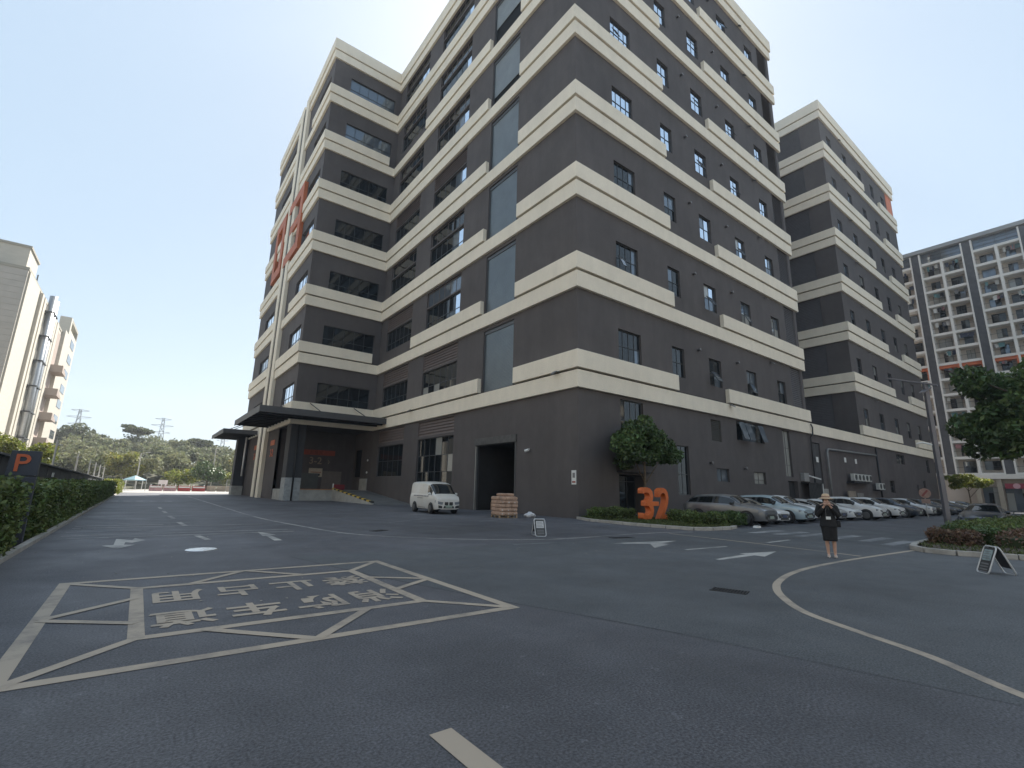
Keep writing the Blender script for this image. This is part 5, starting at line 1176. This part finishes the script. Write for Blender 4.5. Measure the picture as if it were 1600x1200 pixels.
CARS = [(26.95, 'suv', 'grey', 12.55, 'grey estate car nearest the orange numerals, behind the dark shrub'), (29.55, 'sedan', 'white', 13.0, 'white sedan just right of the grey estate car'), (32.1, 'suv', 'blue', 12.7, 'pale blue car third from the shrub bed'), (34.9, 'suv', 'white', 13.2, 'white tall car fourth from the shrub bed, left of the person'), (37.9, 'sedan', 'silver', 12.9, 'silver sedan whose nose shows right of the person'), (40.7, 'sedan', 'white', 12.9, 'white sedan second from the person on the right'), (43.6, 'suv', 'white', 12.2, 'white tall car with dark side windows right of the person'), (46.5, 'sedan', 'maroon', 12.9, 'dark maroon car between two white cars'), (49.4, 'suv', 'white', 12.6, 'white tall car in front of the round sign'), (53.4, 'suv', 'navy', 12.4, 'dark navy tall car to the right of the round sign'), (56.6, 'sedan', 'silver', 13.1, 'silver car behind the foot of the lamp post'), (60.2, 'suv', 'silver', 12.9, 'silver tall car left of the lamp post'), (64, 'suv', 'black', 12.8, 'first black car right of the lamp post'), (68.4, 'sedan', 'dark', 12.6, 'dark grey car second right of the lamp post'), (73, 'suv', 'black', 12.7, 'black tall car third right of the lamp post'), (78, 'sedan', 'white', 12.6, 'white car near the far end of the row'), (83, 'sedan', 'grey', 12.6, 'grey sedan at the far end of the row of cars')]
for x, kind, colr, yf, lab in CARS:
    p = proto[kind]
    o = p if kind not in used else copy_tree(p)
    used.add(kind)
    Lc = 4.72 if kind == 'suv' else 4.62
    o.location = (x, yf+Lc/2, 0); o.rotation_euler = (0, 0, math.radians(random.uniform(-1.6, 1.6))); tag(o, lab, 'car', 'cars parked along the building')
    for ch in o.children:
        if ch.name.split('.')[0] in ('body', 'wing_mirror') and (ch.name.startswith('body') or kind == 'sedan'):
            ch.material_slots[0].link = 'OBJECT'; ch.material_slots[0].material = C_[colr]
rc = copy_tree(proto['sedan']); rc.location = (37.5, 5.9, 0); rc.rotation_euler = (0, 0, math.radians(-88)); tag(rc, 'dark car half hidden behind the planter at the right edge', 'car')
for ch in rc.children:
    if ch.name.startswith('body') or ch.name.startswith('wing_mirror'): ch.material_slots[0].link = 'OBJECT'; ch.material_slots[0].material = C_['navy']
VANW = mat('van_white', (.66, .66, .64), .35, .06, 1.2, coat=.5, col2=(.60, .57, .52))
van = make_vehicle('delivery_van', VAN, (.82, 3.4), VANW, (.82, 1.5), (.5, 1.3), None, .31, (), 1.99, 'van', PLATE_G)
tag(van, 'white delivery van parked before the dark wall', 'van')
for i in range(9): MB().box(-.835, -.829, -1.0+i*.27, -.82+i*.27+.04*(i % 2), 1.02, 1.09).build('side_lettering', mat('van_print', (.22, .22, .24), .6), van)
for i in range(4): MB().box(-.834, -.829, -.1+i*.22, .06+i*.22, .9, .95).build('side_lettering', MATS['van_print'], van)
MB().box(-.826, -.823, -.55, .55, .35, .37).build('door_seam', TRIM, van)
van.scale = (1.05, 1.05, 1.03); van.location = (15.95, 29.5, 0); van.rotation_euler = (0, 0, math.radians(-4.5))
# ------------------------------------------------------------------ orange numerals
nb = empty('number_sculpture', (23.4, 17.4, .12), 'chunky orange numerals three dash two standing on the grass', 'sculpture')
for ch, cx in (('3', 22.75), ('2', 24.25)):
    me = text_mesh(ch, 1.0, .1, .008); xs = [v.co.x for v in me.vertices]; ys = [v.co.y for v in me.vertices]; zs_ = [v.co.z for v in me.vertices]
    T = Matrix.Diagonal((.98/(max(xs)-min(xs)), 1.78/(max(ys)-min(ys)), .36/(max(zs_)-min(zs_)), 1)) @ Matrix.Translation((-(max(xs)+min(xs))/2, -min(ys), 0))
    me.transform(basis((cx, 17.4, .12), (1, 0, 0), (0, 0, 1)) @ T); me.materials.clear(); me.materials.append(ORANGE)
    o = link('numeral', me, nb); b = o.modifiers.new('bevel', 'BEVEL'); b.width = .035; b.segments = 2; b.limit_method = 'ANGLE'
MB().box(22.5, 23.75, 17.24, 17.56, .88, 1.13).build('dash_bar', ORANGE, nb, bevel=.03)
# ------------------------------------------------------------------ pallet with paper sacks
PB = Vector((17.45, 23.55, 0)); PR_ = math.radians(-9)
PM = Matrix.Translation(PB) @ Matrix.Rotation(PR_, 4, 'Z')
WOOD = mat('pallet_wood', (.30, .22, .14), .85, .25, 5); KRAFT = mat('kraft_paper', (.42, .28, .205), .8, .22, 2.5, .3, 20)
pl = empty('wooden_pallet', PB, 'wooden pallet under the stack of brown paper sacks', 'pallet'); pl.rotation_euler = (0, 0, PR_); ORI[pl.name] = Vector((0, 0, 0))
for i in range(7): MB().box(-.6+i*.18, -.48+i*.18, -.55, .55, .12, .145).build('plank', WOOD, pl)
for y in (-.5, 0, .5):
    for x in (-.55, 0, .55): MB().box(x-.05, x+.05, y-.05+(.0), y+.05, .02, .12).build('block', WOOD, pl)
    MB().box(-.6, .6, y-.05, y+.05, 0, .019).build('plank', WOOD, pl)
def sack_mesh(w, d, h, seed):
    bm = bmesh.new(); bmesh.ops.create_cube(bm, size=1); bmesh.ops.subdivide_edges(bm, edges=bm.edges, cuts=5, use_grid_fill=True); r_ = random.Random(seed)
    for v in bm.verts:
        x, y, z = v.co*2; fl = (1-abs(x)**5)*(1-abs(y)**5)*.5+.5
        v.co = Vector((x*w/2*(1-.06*abs(z)**2), y*d/2*(1-.06*abs(z)**2), z*h/2*(.66+.34*fl))) + Vector((r_.gauss(0, .008), r_.gauss(0, .008), r_.gauss(0, .006)))
    me = bpy.data.meshes.new('sack'); bm.to_mesh(me); bm.free(); me.materials.append(KRAFT); me.polygons.foreach_set('use_smooth', [True]*len(me.polygons)); return me
SM = [sack_mesh(.40, .56, .215, i) for i in range(3)]
lb = MB().box(-.035, .035, -.004, .004, -.03, .03).mesh('label_tag', mat('tag_white', (.6, .6, .58), .6))
ordn = ['bottom', 'second', 'third', 'fourth', 'fifth']
for lay in range(5):
    for i in range(3):
        for j in range(2):
            o = bpy.data.objects.new('paper_sack', SM[(lay+i+j) % 3]); COL.objects.link(o)
            o.matrix_world = PM @ Matrix.Translation((-.4+i*.4+random.uniform(-.012, .012), -.28+j*.56+random.uniform(-.015, .015), .255+lay*.212)) @ Matrix.Rotation(random.uniform(-.03, .03)+(math.pi if lay % 2 else 0), 4, 'Z')
            side = 'front' if j == 0 else 'rear'
            tag(o, 'brown paper sack in the %s layer of the pallet stack, %s row, %s' % (ordn[lay], side, ('left', 'middle', 'right')[i]), 'sack', 'paper sacks stacked on the pallet')
            if j == 0 and lay in (0, 1, 3):
                t = bpy.data.objects.new('label_tag', lb); COL.objects.link(t); t.parent = o
                t.location = (0, (-.283 if lay % 2 == 0 else .283), -.02)
for x, y, a, lab in ((-.1, .1, .2, 'left loose brown sack on top of the pallet stack'), (.33, .0, -.3, 'right loose brown sack on top of the pallet stack')):
    o = bpy.data.objects.new('paper_sack', SM[1]); COL.objects.link(o); o.matrix_world = PM @ Matrix.Translation((x, y, .255+5*.212-.01)) @ Matrix.Rotation(a, 4, 'Z') @ Matrix.Diagonal((1.1, 1, .8, 1)); tag(o, lab, 'sack', 'paper sacks stacked on the pallet')
# white plastic bag on the ground
bm = bmesh.new(); bmesh.ops.create_icosphere(bm, subdivisions=4, radius=1)
for v in bm.verts:
    x, y, z = v.co; k = 1+.16*math.sin(5*x+2*z)+.10*math.sin(9*y+4*z+1)+.06*math.sin(17*x-11*y); t_ = max(0, z)**1.5
    v.co = Vector((x*.36*k*(1-.35*t_), y*.27*k*(1-.35*t_), max(0, z*.17*k+.15)))
me = bpy.data.meshes.new('plastic_bag'); bm.to_mesh(me); bm.free(); me.materials.append(mat('bag_white', (.62, .63, .66), .4, .08, 6)); me.polygons.foreach_set('use_smooth', [True]*len(me.polygons))
bg_ = link('plastic_bag', me, None, (18.9, 22.9, 0), label='crumpled white plastic bag on the ground right of the pallet', cat='bag')
# ------------------------------------------------------------------ folding A-frame boards
def aframe(loc, rz, label, top):
    e = empty('folding_sign', (0, 0, 0), label, 'sign', 'folding boards on the asphalt')
    h, w, sp = .60, .40, .24
    TUBE = mat('aframe_white', (.55, .56, .57), .35, metal=.3); DK = mat('aframe_dark', (.045, .046, .05), .5)
    for sgn in (-1, 1):
        def q(u, v, o=0): # u across, v up the panel
            return (u, sgn*(sp*(1-v/h)+.02+o), v*.97)
        pth = []
        r_ = .07
        cor = [(-w/2, .0), (w/2, .0), (w/2, h), (-w/2, h)]
        for (cx, cy), (dx, dy), a0 in zip([(-w/2+r_, r_), (w/2-r_, r_), (w/2-r_, h-r_), (-w/2+r_, h-r_)], [(0, 0)]*4, (180, 270, 0, 90)):
            for k in range(5): an = math.radians(a0+k*22.5); pth.append(q(cx+r_*math.cos(an), cy+r_*math.sin(an)))
        pth.append(pth[0])
        fr = MB().tube(pth, .016, 6, cap=False).build('frame', TUBE, e, smooth=True)
        def plate(u0, u1, v0, v1, o, m, nm, par):
            b = MB(); b.hexa([q(u0, v0, o), q(u1, v0, o), q(u1, v0, o+.006), q(u0, v0, o+.006), q(u0, v1, o), q(u1, v1, o), q(u1, v1, o+.006), q(u0, v1, o+.006)]); return b.build(nm, m, par)
        pn = plate(-w/2+.03, w/2-.03, .05 if sgn < 0 else .14, h-.03, 0, DK, 'panel', e)
        if sgn < 0:
            plate(-w/2+.06, w/2-.06, .29, h-.07, -.009 if sgn > 0 else .008, top, 'notice_sheet', pn)
            for i in range(4): plate(-.11, .11-.03*(i % 2), .33+i*.05, .345+i*.05, .0145, mat('print_grey', (.2, .2, .21), .6), 'print_line', pn)
            for i in range(3): plate(-.13, .13, .08+i*.06, .11+i*.06, .008, mat('print_mid', (.16, .165, .17), .6), 'print_line', pn)
    MB().tube([(-w/2, 0, h*.97+.005), (w/2, 0, h*.97+.005)], .014, 6).build('hinge', TUBE, e)
    e.location = loc; e.rotation_euler = (0, 0, rz); return e
aframe((11.78, 13.75, 0), math.radians(-24), 'small folding board with a white notice standing in front of the pallet', mat('sheet_white', (.5, .51, .52), .6))
aframe((15.6, 2.44, 0), math.radians(218), 'small folding board seen from the side in front of the planter', mat('sheet_teal', (.25, .32, .33), .6, .3, 8))
# goods just inside the open door, red hose box on the dock
BX = mat('carton_brown', (.22, .14, .09), .85, .15, 3)
for i, (x, y, w, d, h, lab) in enumerate(((22.4, 31.3, .6, .7, .62, 'brown carton just inside the goods door at the left'), (22.8, 30.4, .8, .8, .8, 'larger brown carton inside the goods door'), (22.3, 29.2, .9, .7, .55, 'low brown carton inside the goods door near the pallet'))):
    e = empty('carton', (x, y, 0), lab, 'carton', 'cartons inside the goods door')
    MB().box(x-w/2, x+w/2, y-d/2, y+d/2, .01, h).build('box', BX, e, bevel=.01); MB().box(x-w/2-.002, x+w/2+.002, y-.03, y+.03, h, h+.004).build('tape', KRAFT, e)
e = empty('hose_box', (18.0, 56.0, 1.15), 'dark red hose box on the dock beside the ramp', 'box')
MB().box(17.5, 18.7, 55.8, 56.3, 1.2, 1.75).build('cabinet', mat('hose_red', (.20, .02, .03), .5, .1, 3), e, bevel=.02); MB().box(17.55, 17.75, 55.9, 56.2, 1.15, 1.2).build('foot', DARKM, e); MB().box(18.45, 18.65, 55.9, 56.2, 1.15, 1.2).build('foot', DARKM, e)
e = empty('dock_post', (17.07, 54.75, 1.2), 'short white post at the corner of the dock', 'post'); MB().tube([(17.07, 54.75, 1.2), (17.07, 54.75, 1.85)], .06, 8).build('shaft', WHITE, e)
# white wheel stop by the grey car
MB().prism([(24.9, .0), (25.35, .0), (25.3, .1), (24.95, .1)], 'y', 12.35, 12.55).build('wheel_stop', WHITE, label='small white block on the ground by the grey car', cat='wheel stop')
# litter and dry leaves on the asphalt
tri = MB()
for i in range(120):
    x, y = random.uniform(-1.5, 16), random.uniform(7, 24)
    if random.random() < .5: x = random.uniform(-1.7, 2)
    s_ = random.uniform(.012, .035); a = random.uniform(0, 6.28); z = .009+random.uniform(0, .006)
    c, d = math.cos(a)*s_, math.sin(a)*s_; tri.quad((x-c, y-d, z), (x+d*.6, y-c*.6, z+.008), (x+c, y+d, z), (x-d*.6, y+c*.6, z+.006))
tag(tri.build('fallen_leaves', mat('dry_leaf', (.36, .33, .28), .8, .4, 3), fix=False), 'scattered pale specks of dry leaves on the asphalt', 'leaves', kind='stuff')
# ------------------------------------------------------------------ the person
pe = empty('person', (0, 0, 0), 'person in a beige hat, black jacket and black skirt, hands raised to the face', 'person')
SKIN = mat('skin', (.50, .30, .22), .5, .05, 6); CLOTH = mat('black_cloth', (.012, .012, .014), .85, .2, 12, .3, 60); HATM = mat('hat_beige', (.52, .38, .26), .8, .08, 20); HAIR = mat('hair', (.02, .014, .011), .5)
verts = []; edges = []; rad = []
def jv(p, r, par=None):
    verts.append(p); rad.append(r); i = len(verts)-1
    if par is not None: edges.append((par, i))
    return i
pel = jv((0, 0, .90), (.135, .10)); sp = jv((0, .0, 1.08), (.115, .085), pel); chs = jv((0, .0, 1.27), (.145, .10), sp); nk0 = jv((0, .0, 1.385), (.07, .06), chs); nk = jv((0, -.005, 1.44), (.046, .046), nk0); hd = jv((0, -.015, 1.50), (.066, .074), nk); hd2 = jv((0, -.01, 1.56), (.074, .088), hd); jv((0, -.005, 1.625), (.058, .07), hd2)
for sx in (-1, 1):
    h_ = jv((sx*.085, 0, .84), (.088, .088), pel); k0 = jv((sx*.085, -.005, .66), (.074, .074), h_); kn = jv((sx*.08, -.01, .47), (.052, .054), k0); cf = jv((sx*.08, .012, .34), (.05, .052), kn); an = jv((sx*.075, .012, .10), (.03, .033), cf); ft = jv((sx*.075, -.03, .055), (.032, .026), an); jv((sx*.08, -.125, .03), (.032, .017), ft)
    s0 = jv((sx*.155, 0, 1.35), (.052, .052), nk0); el = jv((sx*.235, -.02, 1.12), (.04, .04), s0); fo = jv((sx*.15, -.13, 1.24), (.034, .034), el); jv((sx*.055, -.185, 1.37), (.024, .024), fo)
me = bpy.data.meshes.new('body'); me.from_pydata(verts, edges, [])
bo = link('body', me, pe); me.materials.append(SKIN)
sk = bo.modifiers.new('skin', 'SKIN'); sk.use_smooth_shade = True
for i, d in enumerate(me.skin_vertices[0].data): d.radius = rad[i]; d.use_root = (i == 0)
sb = bo.modifiers.new('sub', 'SUBSURF'); sb.levels = 2; sb.render_levels = 2
def rings(rs, n=20, pw=2.0, cap=True):
    mb = MB()
    for (z, rx, ry, cx, cy) in rs:
        for j in range(n):
            a = 2*math.pi*j/n; c, s_ = math.cos(a), math.sin(a); mb.v.append((cx+rx*abs(c)**(2/pw)*(1 if c > 0 else -1), cy+ry*abs(s_)**(2/pw)*(1 if s_ > 0 else -1), z))
    for k in range(len(rs)-1):
        for j in range(n): mb.f.append((k*n+j, k*n+(j+1) % n, (k+1)*n+(j+1) % n, (k+1)*n+j)); mb.m.append(0)
    if cap: mb.f += [tuple(reversed(range(n))), tuple((len(rs)-1)*n+j for j in range(n))]; mb.m += [0, 0]
    return mb
skirt = rings([(.43, .165, .125, 0, 0), (.48, .17, .13, 0, 0), (.62, .178, .138, 0, 0), (.78, .192, .15, 0, 0), (.88, .188, .148, 0, 0), (1.0, .15, .115, 0, 0), (1.04, .145, .11, 0, 0)]).build('skirt', CLOTH, pe, smooth=True)
for v in skirt.data.vertices:
    a = math.atan2(v.co.y, v.co.x); v.co.x += .006*math.sin(9*a)*(1.04-v.co.z); v.co.y += .006*math.cos(7*a)*(1.04-v.co.z)
jk = rings([(.80, .215, .165, 0, 0), (.83, .215, .165, 0, 0), (.92, .20, .155, 0, 0), (1.06, .165, .128, 0, 0), (1.18, .175, .135, 0, 0), (1.28, .19, .14, 0, 0), (1.35, .185, .12, 0, 0), (1.39, .13, .095, 0, 0), (1.415, .075, .07, 0, 0)])
for sx in (-1, 1):
    jk.tube([(sx*.14, 0, 1.35), (sx*.19, 0, 1.32), (sx*.225, -.01, 1.22), (sx*.25, -.025, 1.11), (sx*.235, -.045, 1.09), (sx*.19, -.10, 1.17), (sx*.135, -.145, 1.255), (sx*.1, -.165, 1.30)], [.07, .076, .067, .06, .06, .056, .05, .047], 12)
jk.build('jacket', CLOTH, pe, smooth=True)
MB().prism([(-.035, 1.25), (.035, 1.25), (.06, 1.40), (-.06, 1.40)], 'y', -.137, -.11).build('blouse', mat('blouse_dark', (.05, .045, .045), .8), pe)
# hands: palm, four bent fingers of unequal length, a thumb from the side of the palm
for sx in (-1, 1):
    hm = MB(); px, py, pz = sx*.048, -.192, 1.395
    hm.hexa([(px-.026, py-.012, pz-.035), (px+.026, py-.012, pz-.035), (px+.026, py+.012, pz-.035), (px-.026, py+.012, pz-.035), (px-.034*1-.0, py-.013, pz+.04), (px+.034, py-.013, pz+.04), (px+.034, py+.013, pz+.04), (px-.034, py+.013, pz+.04)])
    for k, ln in enumerate((.062, .075, .07, .055)):
        fx = px+(-.027+k*.018); hm.tube([(fx, py, pz+.03), (fx-sx*.006, py-.004, pz+.035+ln*.5), (fx-sx*.016, py+.012, pz+.03+ln*.9)], [.0095, .009, .007], 6)
    hm.tube([(px-sx*.028, py-.002, pz-.015), (px-sx*.048, py-.012, pz+.012), (px-sx*.05, py-.014, pz+.045)], [.011, .010, .008], 6)
    hm.build('hand', SKIN, pe, smooth=True)
# head: face parts, hair, hat
fc = MB(); fc.hexa([(-.012, -.105, 1.505), (.012, -.105, 1.505), (.012, -.08, 1.505), (-.012, -.08, 1.505), (-.006, -.092, 1.55), (.006, -.092, 1.55), (.006, -.08, 1.55), (-.006, -.08, 1.55)]); fc.build('nose', SKIN, pe, smooth=True)
for sx in (-1, 1):
    MB().lathe([(0, -.012), (.012, -.008), (.012, 0)], (sx*.03, -.083, 1.548), 8, 'y').build('eye', HAIR, pe); MB().lathe([(0, -.012), (.022, 0), (0, .012)], (sx*.078, .0, 1.535), 8, 'x').build('ear', SKIN, pe)
MB().box(-.022, .022, -.094, -.08, 1.474, 1.484).build('mouth', mat('lips', (.30, .10, .09), .5), pe)
rings([(1.40, .05, .03, 0, .065), (1.45, .078, .06, 0, .035), (1.52, .088, .09, 0, .02), (1.58, .088, .1, 0, .008), (1.63, .075, .085, 0, .005)], 16).build('hair', HAIR, pe, smooth=True)
hat = MB(); hat.lathe([(.088, 1.575), (.15, 1.548), (.158, 1.546), (.155, 1.556), (.098, 1.592), (.092, 1.64), (.078, 1.675), (.045, 1.69), (0, 1.693)], (0, -.005, 0), 24); ho = hat.build('hat', HATM, pe, smooth=True)
MB().lathe([(.099, 1.585), (.101, 1.59), (.0985, 1.612), (.096, 1.613)], (0, -.005, 0), 24).build('hat_band', mat('hat_band', (.16, .07, .05), .8), ho, smooth=True)
for sx in (-1, 1):
    sh_ = rings([(.0, .04, .1, sx*.078, -.055), (.03, .042, .1, sx*.078, -.058), (.06, .036, .06, sx*.076, -.03), (.075, .034, .045, sx*.075, -.01)], 14).build('shoe', mat('shoe_pale', (.48, .42, .38), .5), pe, smooth=True)
    MB().box(sx*.078-.038, sx*.078+.038, -.15, .045, -.003, .012).build('sole', CLOTH, pe)
MB().box(-.055, .055, -.158, -.15, 1.0, 1.075).build('badge', WHITE, pe)
MB().tube([(-.05, -.15, 1.075), (-.045, -.15, 1.25), (0, -.08, 1.41)], .004, 5).build('lanyard', mat('lanyard_grey', (.2, .2, .22), .7), pe)
MB().box(.2, .275, -.06, .1, .80, .97).build('handbag', CLOTH, pe, bevel=.015)
MB().lathe([(.052, -.01), (.057, 0), (.052, .01)], (-.245, -.05, 1.10), 12, 'x').build('bracelet', WHITE, pe)
pe.location = (15.25, 5.58, 0); pe.rotation_euler = (0, 0, math.radians(-66))
print('objects', len(bpy.data.objects), 'tris', sum(len(m.polygons)*2 for m in bpy.data.meshes))
